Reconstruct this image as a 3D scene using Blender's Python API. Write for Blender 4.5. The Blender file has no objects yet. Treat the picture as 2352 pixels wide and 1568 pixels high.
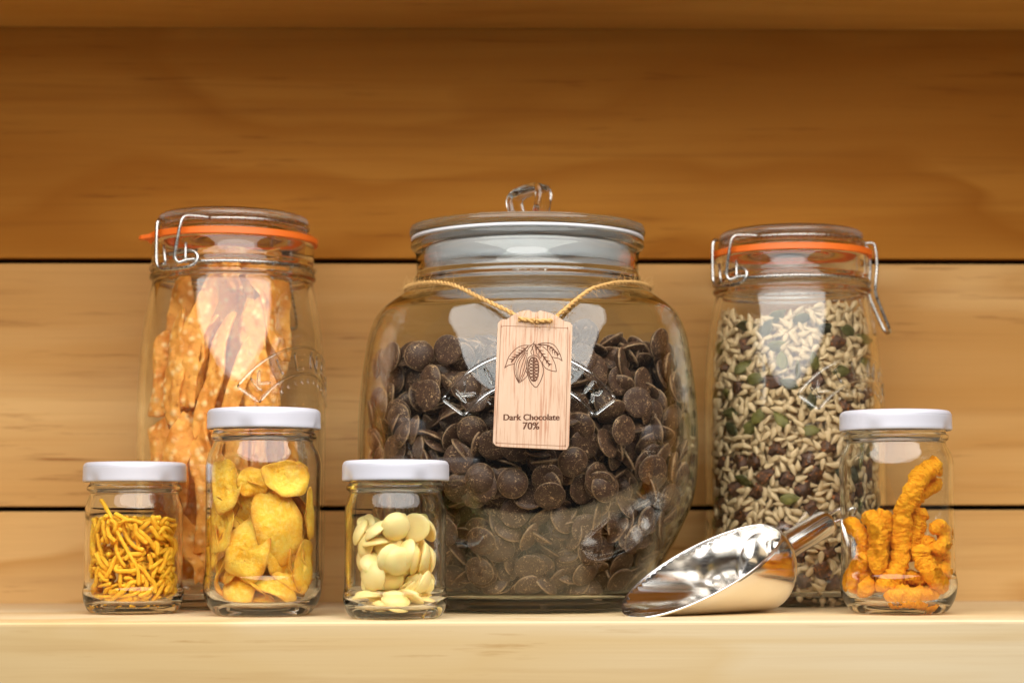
import bpy, bmesh, math, random
import numpy as np
from mathutils import Vector, Matrix, noise

# ------------------------------------------------------------------ camera, world, lamps, exposure
S = bpy.context.scene
COL = S.collection
MM = 0.001
EYE = 0.0535
PITCH = math.atan(416 / 4700)

cam = bpy.data.cameras.new('camera')
cam.sensor_width = 36.0
cam.lens = 36.0 * 4700 / 2352
cam.clip_start = 0.05
cam.clip_end = 20.0
cam.dof.use_dof = True
cam.dof.focus_distance = 1.178
cam.dof.aperture_fstop = 6.3
cam_ob = bpy.data.objects.new('camera', cam)
COL.objects.link(cam_ob)
cam_ob.location = (0, 0, EYE)
cam_ob.rotation_euler = (math.pi / 2 + PITCH, math.radians(0.1), 0)
S.camera = cam_ob

W = bpy.data.worlds.new('World')
S.world = W
W.use_nodes = True
bg = W.node_tree.nodes['Background']
bg.inputs[0].default_value = (1.0, 0.95, 0.9, 1)
bg.inputs[1].default_value = 0.06

def area_lamp(name, loc, target, size, watts, color, shape='DISK', size_y=None):
    L = bpy.data.lights.new(name, 'AREA')
    L.shape = shape
    L.size = size
    if size_y: L.size_y = size_y
    L.energy = watts
    L.color = color
    o = bpy.data.objects.new(name, L)
    COL.objects.link(o)
    o.location = loc
    d = Vector(target) - Vector(loc)
    o.rotation_euler = d.to_track_quat('-Z', 'Y').to_euler()
    return o

area_lamp('softbox_lamp', (0.0, 0.77, 0.62), (0.0, 1.25, 0.07), 1.55, 18.8, (1.0, 0.98, 0.96), 'ELLIPSE', 1.05)

S.render.engine = 'CYCLES'
cy = S.cycles
cy.use_denoising = True
cy.max_bounces = 24
cy.diffuse_bounces = 5
cy.glossy_bounces = 8
cy.transmission_bounces = 20
cy.transparent_max_bounces = 16
cy.caustics_reflective = True
cy.caustics_refractive = True
cy.blur_glossy = 0.0
cy.sample_clamp_indirect = 0.0
S.view_settings.view_transform = 'Standard'
S.view_settings.look = 'None'
S.view_settings.exposure = 0.0
S.view_settings.gamma = 1.0

# ------------------------------------------------------------------ helpers
def obj(name, me, mat=None, parent=None, loc=None, label=None, cat=None, group=None, kind=None):
    o = bpy.data.objects.new(name, me)
    COL.objects.link(o)
    if mat is not None and me is not None and len(me.materials) == 0:
        me.materials.append(mat)
    if parent is not None: o.parent = parent
    if loc is not None: o.location = loc
    if label: o['label'] = label
    if cat: o['category'] = cat
    if group: o['group'] = group
    if kind: o['kind'] = kind
    return o

def thing(name, label, cat, loc=(0, 0, 0), rotz=0.0, group=None):
    o = obj(name, None, loc=loc, label=label, cat=cat, group=group)
    o.empty_display_size = 0.01
    o.rotation_euler = (0, 0, rotz)
    return o

def mesh(name, verts, faces, smooth=True, fix=True):
    me = bpy.data.meshes.new(name)
    me.from_pydata([tuple(v) for v in verts], [], [tuple(f) for f in faces])
    if fix:
        bm = bmesh.new(); bm.from_mesh(me)
        bmesh.ops.recalc_face_normals(bm, faces=bm.faces)
        bm.to_mesh(me); bm.free()
    if smooth:
        me.polygons.foreach_set('use_smooth', [True] * len(me.polygons))
    me.update()
    return me

def join(parts):
    V, F, n = [], [], 0
    for v, f in parts:
        V.extend(v); F.extend([tuple(i + n for i in q) for q in f]); n += len(v)
    return V, F

def crom(pts, n=4, closed=False):
    """Catmull-Rom through pts."""
    P = [np.array(p, float) for p in pts]
    out = []
    m = len(P)
    rng = range(m if closed else m - 1)
    for i in rng:
        p0 = P[(i - 1) % m] if (closed or i > 0) else 2 * P[0] - P[1]
        p1, p2 = P[i], P[(i + 1) % m]
        p3 = P[(i + 2) % m] if (closed or i + 2 < m) else 2 * P[-1] - P[-2]
        for k in range(n):
            t = k / n
            out.append(0.5 * ((2 * p1) + (-p0 + p2) * t + (2 * p0 - 5 * p1 + 4 * p2 - p3) * t * t + (-p0 + 3 * p1 - 3 * p2 + p3) * t ** 3))
    if not closed: out.append(P[-1])
    return out

def lathe(prof, seg=72, closed=False, mod=None):
    """Revolve (r,z) in mm about z."""
    V, F, rows = [], [], []
    for (r, z) in prof:
        if r < 1e-6:
            rows.append([len(V)]); V.append((0, 0, z * MM))
        else:
            row = []
            for k in range(seg):
                a = 2 * math.pi * k / seg
                rr = r + (mod(a, r, z) if mod else 0)
                row.append(len(V)); V.append((rr * math.cos(a) * MM, rr * math.sin(a) * MM, z * MM))
            rows.append(row)
    n = len(rows)
    for i in range(n if closed else n - 1):
        A, B = rows[i], rows[(i + 1) % n]
        for k in range(seg):
            k2 = (k + 1) % seg
            if len(A) == 1 and len(B) == 1: continue
            if len(A) == 1: F.append((A[0], B[k], B[k2]))
            elif len(B) == 1: F.append((A[k], B[0], A[k2]))
            else: F.append((A[k], B[k], B[k2], A[k2]))
    return V, F

def tube(pts, rad, seg=8, closed=False, rfun=None, flat=None):
    """Sweep a circle along pts (metres); rad metres or list. flat=(normal list, factor) squashes."""
    P = np.array([np.array(p, float) for p in pts])
    n = len(P)
    if closed: T = np.roll(P, -1, 0) - np.roll(P, 1, 0)
    else: T = np.gradient(P, axis=0)
    T /= np.linalg.norm(T, axis=1)[:, None] + 1e-12
    up = np.array([0, 0, 1.0])
    if abs(T[0] @ up) > 0.9: up = np.array([1.0, 0, 0])
    U = np.cross(T[0], up); U /= np.linalg.norm(U)
    V, F = [], []
    for i in range(n):
        U = U - T[i] * (U @ T[i]); U /= np.linalg.norm(U) + 1e-12
        B = np.cross(T[i], U)
        r = rad[i] if hasattr(rad, '__len__') else rad
        for k in range(seg):
            a = 2 * math.pi * k / seg
            rr = r * (rfun(i, a) if rfun else 1.0)
            V.append(P[i] + rr * (math.cos(a) * U + math.sin(a) * B))
    for i in range(n if closed else n - 1):
        j = (i + 1) % n
        for k in range(seg):
            k2 = (k + 1) % seg
            F.append((i * seg + k, i * seg + k2, j * seg + k2, j * seg + k))
    if not closed:
        for (i, s) in ((0, -1), (n - 1, 1)):
            r = rad[i] if hasattr(rad, '__len__') else rad
            c = len(V); V.append(P[i] + T[i] * s * r * 0.6)
            for k in range(seg):
                F.append((i * seg + k, i * seg + (k + 1) % seg, c))
    return V, F

def box(x0, x1, y0, y1, z0, z1, bevel=0.0, name='board'):
    bm = bmesh.new()
    bmesh.ops.create_cube(bm, size=1)
    for v in bm.verts:
        v.co = Vector(((x0 + x1) / 2 + v.co.x * (x1 - x0), (y0 + y1) / 2 + v.co.y * (y1 - y0), (z0 + z1) / 2 + v.co.z * (z1 - z0)))
    if bevel: bmesh.ops.bevel(bm, geom=bm.edges[:], offset=bevel, segments=3, affect='EDGES', profile=0.6)
    me = bpy.data.meshes.new(name); bm.to_mesh(me); bm.free()
    return me

# ------------------------------------------------------------------ materials
class N:
    def __init__(s, name):
        s.m = bpy.data.materials.new(name); s.m.use_nodes = True
        s.t = s.m.node_tree; s.t.nodes.clear()
        s.out = s.t.nodes.new('ShaderNodeOutputMaterial')
    def n(s, kind, **kw):
        nd = s.t.nodes.new('ShaderNode' + kind)
        for k, v in kw.items():
            if hasattr(nd, k): setattr(nd, k, v)
        return nd
    def l(s, a, b): s.t.links.new(a, b)
    def math(s, op, a, b=None, clamp=False):
        nd = s.n('Math', operation=op); nd.use_clamp = clamp
        for i, v in enumerate((a, b)):
            if v is None: continue
            if isinstance(v, (int, float)): nd.inputs[i].default_value = v
            else: s.l(v, nd.inputs[i])
        return nd.outputs[0]
    def noise(s, vec, scale, detail=3.0, rough=0.55, dist=0.0):
        nd = s.n('TexNoise'); nd.inputs['Scale'].default_value = scale
        nd.inputs['Detail'].default_value = detail; nd.inputs['Roughness'].default_value = rough
        nd.inputs['Distortion'].default_value = dist
        s.l(vec, nd.inputs['Vector']); return nd.outputs['Fac']
    def voro(s, vec, scale, feature='F1'):
        nd = s.n('TexVoronoi', feature=feature); nd.inputs['Scale'].default_value = scale
        s.l(vec, nd.inputs['Vector']); return nd
    def ramp(s, fac, stops):
        nd = s.n('ValToRGB'); cr = nd.color_ramp
        while len(cr.elements) < len(stops): cr.elements.new(0.5)
        for e, (p, c) in zip(cr.elements, stops):
            e.position = p
            e.color = (c, c, c, 1) if isinstance(c, (int, float)) else (*c, 1)
        s.l(fac, nd.inputs[0]); return nd.outputs[0]
    def mix(s, fac, a, b, blend='MIX'):
        nd = s.n('Mix', data_type='RGBA', blend_type=blend)
        for sock, v in ((nd.inputs[0], fac), (nd.inputs[6], a), (nd.inputs[7], b)):
            if isinstance(v, (int, float)): sock.default_value = v
            elif isinstance(v, tuple): sock.default_value = (*v, 1)
            else: s.l(v, sock)
        return nd.outputs[2]
    def coords(s, scale=(1, 1, 1), rand=True):
        tc = s.n('TexCoord'); mp = s.n('Mapping')
        mp.inputs['Scale'].default_value = scale
        if rand:
            oi = s.n('ObjectInfo'); vm = s.n('VectorMath', operation='SCALE')
            cb = s.n('CombineXYZ')
            s.l(oi.outputs['Random'], cb.inputs[0]); s.l(s.math('MULTIPLY', oi.outputs['Random'], 3.7), cb.inputs[1]); s.l(s.math('MULTIPLY', oi.outputs['Random'], 7.3), cb.inputs[2])
            s.l(cb.outputs[0], vm.inputs[0]); vm.inputs['Scale'].default_value = 3.0
            ad = s.n('VectorMath', operation='ADD')
            s.l(tc.outputs['Object'], ad.inputs[0]); s.l(vm.outputs[0], ad.inputs[1])
            s.l(ad.outputs[0], mp.inputs[0])
        else:
            s.l(tc.outputs['Object'], mp.inputs[0])
        return mp.outputs[0]
    def principled(s, color, rough=0.5, bump=None, bstr=0.3, bdist=0.001, **kw):
        p = s.n('BsdfPrincipled')
        for nm, v in (('Base Color', color), ('Roughness', rough)):
            if isinstance(v, tuple): p.inputs[nm].default_value = (*v, 1)
            elif isinstance(v, (int, float)): p.inputs[nm].default_value = v
            else: s.l(v, p.inputs[nm])
        for k, v in kw.items():
            p.inputs[k.replace('_', ' ')].default_value = v
        if bump is not None:
            b = s.n('Bump'); b.inputs['Strength'].default_value = bstr; b.inputs['Distance'].default_value = bdist
            s.l(bump, b.inputs['Height']); s.l(b.outputs[0], p.inputs['Normal'])
        s.l(p.outputs[0], s.out.inputs[0])
        return p

def mat_wood(name, light, mid, dark, ringscale=1.0, rough=0.5, spec=0.18):
    k = N(name)
    v = k.coords((1, 1, 1))
    sep = k.n('SeparateXYZ'); k.l(v, sep.inputs[0])
    def stretched(sx, sy, sz):
        mp = k.n('Mapping'); mp.inputs['Scale'].default_value = (sx, sy, sz); k.l(v, mp.inputs[0]); return mp.outputs[0]
    warp = k.noise(stretched(2.2, 3.0, 6.0), 1.0, 3.0, 0.5)
    warp2 = k.noise(stretched(6, 8, 18), 1.0, 2.0, 0.5)
    h = k.math('ADD', k.math('MULTIPLY', k.math('ADD', sep.outputs[2], sep.outputs[1]), 11.0 * ringscale), k.math('ADD', k.math('MULTIPLY', warp, 4.2), k.math('MULTIPLY', warp2, 0.8)))
    saw = k.math('FRACT', h)
    ring = k.ramp(saw, [(0.0, 0.15), (0.5, 0.35), (0.86, 1.0), (1.0, 0.15)])
    base = k.mix(k.math('MULTIPLY', ring, k.ramp(k.noise(stretched(1.6, 2, 5), 1.0, 2.0), [(0.3, 0.35), (0.6, 1.0)])), light, mid)
    band = k.ramp(k.noise(stretched(1.1, 4.0, 13.0), 1.0, 2.0, 0.5, 0.6), [(0.40, 0.0), (0.64, 1.0)])
    base = k.mix(k.math('MULTIPLY', band, 0.85), base, mid)
    band2 = k.ramp(k.noise(stretched(1.7, 9.0, 44.0), 1.0, 3.0, 0.55, 0.8), [(0.47, 0.0), (0.66, 1.0)])
    base = k.mix(k.math('MULTIPLY', band2, 0.6), base, mid)
    wisp = k.ramp(k.noise(stretched(3.2, 20.0, 95.0), 1.0, 3.0, 0.6, 0.5), [(0.54, 0.0), (0.70, 1.0)])
    base = k.mix(k.math('MULTIPLY', wisp, 0.22), base, dark)
    fleck = k.ramp(k.noise(stretched(16, 60, 260), 1.0, 4.0, 0.6), [(0.58, 0.0), (0.72, 1.0)])
    fm = k.ramp(k.noise(stretched(5, 9, 28), 1.0, 2.0), [(0.45, 0.0), (0.65, 1.0)])
    base = k.mix(k.math('MULTIPLY', k.math('MULTIPLY', fleck, fm), 0.8), base, dark)
    fib = k.noise(stretched(9, 120, 700), 1.0, 3.0)
    base = k.mix(k.math('MULTIPLY', fib, 0.17), base, dark)
    k.principled(base, rough, bump=fib, bstr=0.12, bdist=0.0004, Specular_IOR_Level=spec)
    return k.m

M = {}
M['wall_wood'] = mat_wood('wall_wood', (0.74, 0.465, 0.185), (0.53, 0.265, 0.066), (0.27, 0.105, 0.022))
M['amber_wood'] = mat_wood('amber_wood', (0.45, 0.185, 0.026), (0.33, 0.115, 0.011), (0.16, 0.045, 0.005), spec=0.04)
M['upper_wood'] = mat_wood('upper_wood', (0.74, 0.44, 0.115), (0.62, 0.33, 0.07), (0.38, 0.16, 0.025), spec=0.08)
M['shelf_wood'] = mat_wood('shelf_wood', (0.79, 0.65, 0.42), (0.68, 0.48, 0.225), (0.46, 0.26, 0.09), 0.6, 0.42)
k = N('gap_shade_backing'); k.principled((0.02, 0.012, 0.006), 0.9); M['backing'] = k.m  # near-black colour standing in for the shade inside the plank gaps

def mat_glass(name, color, rough=0.0, ior=1.48):
    k = N(name)
    g = k.n('BsdfGlass'); g.inputs['Color'].default_value = (*color, 1); g.inputs['Roughness'].default_value = rough; g.inputs['IOR'].default_value = ior
    k.l(g.outputs[0], k.out.inputs[0]); return k.m
M['glass'] = mat_glass('clear_glass', (0.985, 0.992, 0.984))
M['glass_green'] = mat_glass('greenish_glass', (0.972, 0.986, 0.970))
k = N('white_lacquer')
k.principled((0.60, 0.59, 0.64), 0.28, bump=k.noise(k.coords((1, 1, 1)), 900, 2), bstr=0.03, bdist=0.0003); M['white_lid'] = k.m
k = N('orange_rubber')
k.principled((0.95, 0.17, 0.015), 0.45, Subsurface_Weight=0.15); M['orange'] = k.m
k = N('white_silicone'); k.principled((0.78, 0.78, 0.80), 0.45); M['silicone'] = k.m
k = N('milky_plastic')
t = k.n('BsdfTransparent'); t.inputs[0].default_value = (0.93, 0.94, 0.96, 1)
d = k.n('BsdfPrincipled'); d.inputs['Base Color'].default_value = (0.72, 0.74, 0.78, 1); d.inputs['Roughness'].default_value = 0.4
mx = k.n('MixShader'); mx.inputs[0].default_value = 0.42
k.l(t.outputs[0], mx.inputs[1]); k.l(d.outputs[0], mx.inputs[2]); k.l(mx.outputs[0], k.out.inputs[0]); M['milky'] = k.m
k = N('steel_wire'); k.principled((0.56, 0.54, 0.50), k.ramp(k.noise(k.coords(), 400, 2), [(0.3, 0.20), (0.7, 0.36)]), Metallic=1.0); M['wire'] = k.m
k = N('polished_steel')
sc = k.noise(k.coords((40, 40, 900)), 1.0, 3)
k.principled((0.80, 0.78, 0.75), k.ramp(sc, [(0.35, 0.09), (0.75, 0.20)]), bump=sc, bstr=0.02, bdist=0.0002, Metallic=1.0); M['steel'] = k.m

def mat_choc(name, base, speck, dome):
    k = N(name); v = k.coords()
    n1 = k.noise(v, 260, 3); n2 = k.noise(v, 620, 4, 0.7, 1.5)
    sp = k.ramp(n2, [(0.555, 0.0), (0.60, 1.0)])
    gate = k.ramp(n1, [(0.42, 0.15), (0.62, 1.0)])
    w = k.n('Attribute'); w.attribute_name = 'wear'
    edge = k.math('MULTIPLY', k.ramp(w.outputs['Fac'], [(0.6, 0.0), (1.0, 1.0)]), k.ramp(n1, [(0.3, 0.35), (0.6, 1.0)]))
    col = k.mix(k.noise(v, 120, 2), base, dome)
    col = k.mix(k.math('MULTIPLY', k.math('MULTIPLY', sp, gate), 0.9), col, speck)
    col = k.mix(k.math('MULTIPLY', edge, 0.5), col, speck)
    k.principled(col, k.ramp(n1, [(0.3, 0.38), (0.7, 0.6)]), bump=k.noise(v, 500, 3), bstr=0.35, bdist=0.0004, Specular_IOR_Level=0.35)
    return k.m
M['choc'] = mat_choc('dark_chocolate', (0.080, 0.034, 0.017), (0.58, 0.36, 0.19), (0.052, 0.022, 0.012))
k = N('white_chocolate'); v = k.coords()
k.principled(k.mix(k.noise(v, 90, 2), (0.98, 0.82, 0.40), (0.95, 0.70, 0.24)), 0.38, bump=k.noise(v, 300, 2), bstr=0.15, bdist=0.0005, Subsurface_Weight=0.25, Subsurface_Scale=0.003)
M['white_choc'] = k.m

k = N('sunflower_kernel'); v = k.coords((1, 1, 1)); oi = k.n('ObjectInfo')
n1 = k.noise(v, 160, 3)
k.principled(k.mix(n1, (0.66, 0.50, 0.28), (0.48, 0.32, 0.15)), 0.5, bump=k.noise(v, 900, 2), bstr=0.15, bdist=0.0003); M['sunflower'] = k.m
k = N('pumpkin_seed'); v = k.coords()
w = k.n('Attribute'); w.attribute_name = 'wear'
oi = k.n('ObjectInfo')
c = k.mix(k.math('MULTIPLY', oi.outputs['Random'], k.ramp(k.noise(v, 110, 2), [(0.3, 0.5), (0.7, 1.0)])), (0.036, 0.034, 0.016), (0.19, 0.165, 0.03))
c = k.mix(k.math('MULTIPLY', w.outputs['Fac'], 0.6), c, (0.30, 0.24, 0.10))
k.principled(c, 0.5, Specular_IOR_Level=0.3, bump=k.noise(v, 400, 2), bstr=0.2, bdist=0.0004); M['pumpkin'] = k.m
k = N('dried_fruit'); v = k.coords()
c = k.mix(k.noise(v, 150, 3), (0.036, 0.016, 0.009), (0.13, 0.055, 0.022))
c = k.mix(k.ramp(k.noise(v, 420, 4, 0.7), [(0.56, 0.0), (0.66, 0.9)]), c, (0.62, 0.20, 0.03))
k.principled(c, 0.6, bump=k.noise(v, 350, 4), bstr=0.8, bdist=0.001); M['fruit'] = k.m

def mat_snack(name, a, b, spot, nscale, bscale, bstr=0.6, rough=0.55, sss=0.15, spots=(0.66, 0.74)):
    k = N(name); v = k.coords()
    c = k.mix(k.ramp(k.noise(v, nscale, 4, 0.6), [(0.35, 0.0), (0.65, 1.0)]), a, b)
    c = k.mix(k.ramp(k.noise(v, nscale * 2.3, 3, 0.6, 0.8), [(spots[0], 0.0), (spots[1], 0.75)]), c, spot)
    k.principled(c, rough, bump=k.noise(v, bscale, 4, 0.65), bstr=bstr, bdist=0.0011, Specular_IOR_Level=0.2, Subsurface_Weight=sss, Subsurface_Scale=0.002)
    return k.m
M['noodle'] = mat_snack('fried_noodle', (0.98, 0.58, 0.045), (0.96, 0.45, 0.02), (0.72, 0.25, 0.015), 300, 1100)
k = N('potato_chip'); v = k.coords()
w = k.n('Attribute'); w.attribute_name = 'wear'
c = k.mix(k.ramp(k.noise(v, 70, 4, 0.65), [(0.36, 0.0), (0.64, 1.0)]), (0.97, 0.62, 0.075), (0.95, 0.44, 0.015))
c = k.mix(k.ramp(k.noise(v, 420, 3, 0.7), [(0.45, 0.0), (0.70, 0.55)]), c, (0.97, 0.72, 0.20))
c = k.mix(k.math('MULTIPLY', k.ramp(w.outputs['Fac'], [(0.70, 0.0), (1.0, 1.0)]), k.ramp(k.noise(v, 110, 3), [(0.36, 0.25), (0.60, 0.95)])), c, (0.55, 0.20, 0.02))
c = k.mix(k.ramp(k.noise(v, 150, 3, 0.6, 0.8), [(0.66, 0.0), (0.74, 0.6)]), c, (0.60, 0.24, 0.03))
k.principled(c, 0.55, Specular_IOR_Level=0.25, bump=k.noise(v, 480, 4, 0.7), bstr=0.9, bdist=0.0012, Subsurface_Weight=0.2, Subsurface_Scale=0.002); M['chip'] = k.m
M['puff'] = mat_snack('corn_puff', (0.97, 0.43, 0.015), (0.92, 0.33, 0.01), (0.60, 0.14, 0.01), 190, 900, 1.0, 0.75, 0.12, (0.60, 0.72))
k = N('blistered_cracker'); v = k.coords()
bl = k.voro(v, 165, 'SMOOTH_F1'); bl.inputs['Smoothness'].default_value = 0.4
bd = bl.outputs['Distance']
c = k.mix(k.ramp(k.noise(v, 60, 4), [(0.35, 0.0), (0.65, 1.0)]), (0.88, 0.42, 0.085), (0.68, 0.235, 0.03))
c = k.mix(k.ramp(bd, [(0.12, 0.75), (0.42, 0.0)]), c, (0.95, 0.66, 0.30))
c = k.mix(k.ramp(k.noise(v, 210, 3, 0.6), [(0.58, 0.0), (0.70, 0.75)]), c, (0.50, 0.15, 0.02))
hgt = k.math('ADD', k.math('MULTIPLY', k.math('SUBTRACT', 0.6, bd), 1.0), k.math('MULTIPLY', k.noise(v, 500, 3), 0.4))
k.principled(c, 0.58, Specular_IOR_Level=0.25, bump=hgt, bstr=0.9, bdist=0.0016, Subsurface_Weight=0.1, Subsurface_Scale=0.003); M['cracker'] = k.m
k = N('tag_veneer'); v = k.coords((1, 1, 1), rand=False)
mp = k.n('Mapping'); mp.inputs['Scale'].default_value = (820, 820, 30); k.l(v, mp.inputs[0])
st = k.ramp(k.noise(mp.outputs[0], 1.0, 4, 0.7), [(0.50, 0.0), (0.64, 1.0)])
mp2 = k.n('Mapping'); mp2.inputs['Scale'].default_value = (300, 300, 30); k.l(v, mp2.inputs[0])
c = k.mix(k.noise(mp2.outputs[0], 1.0, 3), (0.65, 0.46, 0.315), (0.57, 0.36, 0.225))
c = k.mix(k.math('MULTIPLY', st, 0.8), c, (0.42, 0.17, 0.08))
k.principled(c, 0.6, bump=st, bstr=0.1, bdist=0.0002); M['tag'] = k.m
k = N('tag_edge'); k.principled((0.16, 0.07, 0.03), 0.8); M['tag_edge'] = k.m
k = N('burnt_engraving'); v = k.coords((1, 1, 1), rand=False)
k.principled(k.mix(k.noise(v, 700, 3), (0.07, 0.022, 0.010), (0.15, 0.055, 0.02)), 0.8); M['burn'] = k.m
k = N('burnt_border'); v = k.coords((1, 1, 1), rand=False)
k.principled(k.mix(k.noise(v, 500, 3), (0.20, 0.075, 0.03), (0.30, 0.13, 0.06)), 0.8); M['burn_light'] = k.m
k = N('jute_twine'); v = k.coords((1, 1, 1), rand=False)
k.principled(k.mix(k.noise(v, 900, 3, 0.7), (0.78, 0.48, 0.17), (0.50, 0.26, 0.07)), 0.8, bump=k.noise(v, 1500, 2), bstr=0.6, bdist=0.0003); M['jute'] = k.m

# ------------------------------------------------------------------ the shelf and the plank wall
YAW = math.radians(1.2)
PIV = Vector((0, 1.402, 0))
def swing(o):
    o.matrix_world = Matrix.Translation(PIV) @ Matrix.Rotation(YAW, 4, 'Z') @ Matrix.Translation(-PIV) @ o.matrix_world
shelf = obj('shelf', box(-0.75, 0.75, 1.126, 1.402, -0.046, 0.0, 0.0022), M['shelf_wood'], kind='structure')
upper = obj('upper_shelf', box(-0.75, 0.75, 1.126, 1.402, 0.396, 0.440, 0.002), M['upper_wood'], kind='structure')
wall = obj('back_wall', box(-0.75, 0.75, 1.4245, 1.432, -0.046, 0.60), M['backing'], kind='structure')  # added dark sheet behind the planks, keeps world light out of the gaps
for o in (shelf, upper, wall): swing(o)
wall.update_tag()
zs = [(-0.046, 0.0617), (0.0651, 0.2313), (0.2350, 0.4100), (0.4128, 0.60)]
for i, (a, b) in enumerate(zs):
    zc = (a + b) / 2
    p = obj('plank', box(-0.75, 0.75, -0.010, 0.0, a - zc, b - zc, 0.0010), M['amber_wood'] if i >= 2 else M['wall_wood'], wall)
    p.location = (0.0, 1.4242 - 0.0122 + 0.0, zc)

# ------------------------------------------------------------------ jars
def glass_profile(outer, inner, n=4):
    """outer from axis at base up to rim, inner from rim down to axis; each smoothed"""
    return [tuple(p) for p in crom(outer, n)] + [tuple(p) for p in crom(inner, n)]

def small_jar(name, label, x, y, kind, s=1.0, rotz=0.0):
    t = thing(name, label, 'jar', (x, y, 0), rotz)
    if kind == 'short':
        outer = [(0, 1.6), (20, 1.0), (24, 0.5), (27, 2.3), (29.2, 7), (29.9, 11.5), (29.8, 14.5), (29.2, 17.5), (29.1, 30), (29.1, 48), (29.2, 60), (28.9, 63.5), (27.7, 67.3), (26.6, 70.5), (26.6, 72.2), (28.2, 73.4), (28.2, 75.6), (26.8, 76.8), (26.7, 80), (26.7, 84), (26.0, 85), (25.2, 85)]
        inner = [(24.5, 84.5), (24.4, 78), (24.5, 71.5), (25.5, 67.2), (26.6, 62.5), (26.8, 57), (26.8, 45), (26.7, 17), (26.9, 13), (26.2, 10), (23.5, 7), (17, 5.4), (0, 5.0)]
        R, z0, z1 = 30.8, 78.4, 90.0
    else:
        outer = [(0, 1.6), (20, 1.0), (25.5, 0.5), (29.5, 3), (33.0, 9), (34.5, 15.5), (34.6, 19), (34.1, 22.5), (33.6, 26), (33.5, 45), (33.6, 70), (33.9, 84), (33.7, 89), (32.4, 94.3), (30.2, 98.6), (29.3, 100.6), (29.5, 101.8), (30.9, 103), (30.9, 105.4), (29.7, 106.6), (29.6, 110), (29.6, 114), (28.9, 115), (28, 115)]
        inner = [(27.3, 114.5), (27.2, 106), (27.3, 101), (28.2, 98), (30.3, 93.5), (31.3, 88.5), (31.4, 83), (31.2, 60), (31.2, 26), (31.6, 20), (31.2, 15), (29, 10), (25, 7), (17, 5.6), (0, 5.2)]
        R, z0, z1 = 33.2, 108.4, 120.2
    V, F = lathe(glass_profile(outer, inner, 3), 72)
    obj('glass_body', mesh('glass_body', V, F), M['glass'], t)
    h = z1 - z0
    lid = [(0, z1 - 0.9), (R * .80, z1 - 0.9), (R * .84, z1 - 0.5), (R * .88, z1), (R * .93, z1 - 0.1), (R * .975, z1 - 1.0), (R * .995, z1 - 2.6), (R, z1 - 4), (R, z0 + 3.5), (R * 1.004, z0 + 1.2), (R * 0.995, z0 + 0.2), (R * .975, z0), (R * .965, z0 + 0.6), (R * .962, z0 + 3), (R * .96, z1 - 4), (R * .93, z1 - 1.6), (0, z1 - 1.8)]
    def lug(a, r, z):
        if r < R * 0.9 or z > z0 + 5.5: return 0
        b = 0
        for q in range(4):
            da = (a - 0.35 - q * math.pi / 2 + math.pi) % (2 * math.pi) - math.pi
            b = max(b, math.exp(-(da / 0.13) ** 4))
        return -1.5 * b * (1 - max(0, (z - z0)) / 5.5)
    V, F = lathe([tuple(p) for p in crom(lid, 2)], 96, mod=lug)
    obj('lid', mesh('lid', V, F), M['white_lid'], t)
    t.scale = (s, s, s)
    return t

SEV = (-0.2272, 1.2355); CHIP = (-0.1458, 1.2035); WCH = (-0.0660, 1.1640); PUF = (0.2278, 1.2145)
small_jar('snack_jar', 'short glass jar with white lid holding thin yellow fried noodles', *SEV, 'short', 1.0, 0.5)
small_jar('snack_jar', 'tall glass jar with white lid full of yellow potato chips', *CHIP, 'tall', 1.0, 1.0)
small_jar('snack_jar', 'short glass jar with white lid holding pale white chocolate buttons', *WCH, 'short', 0.985, 0.2)
small_jar('snack_jar', 'tall glass jar with white lid holding orange corn puff sticks', *PUF, 'tall', 0.99, 2.2)

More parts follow.
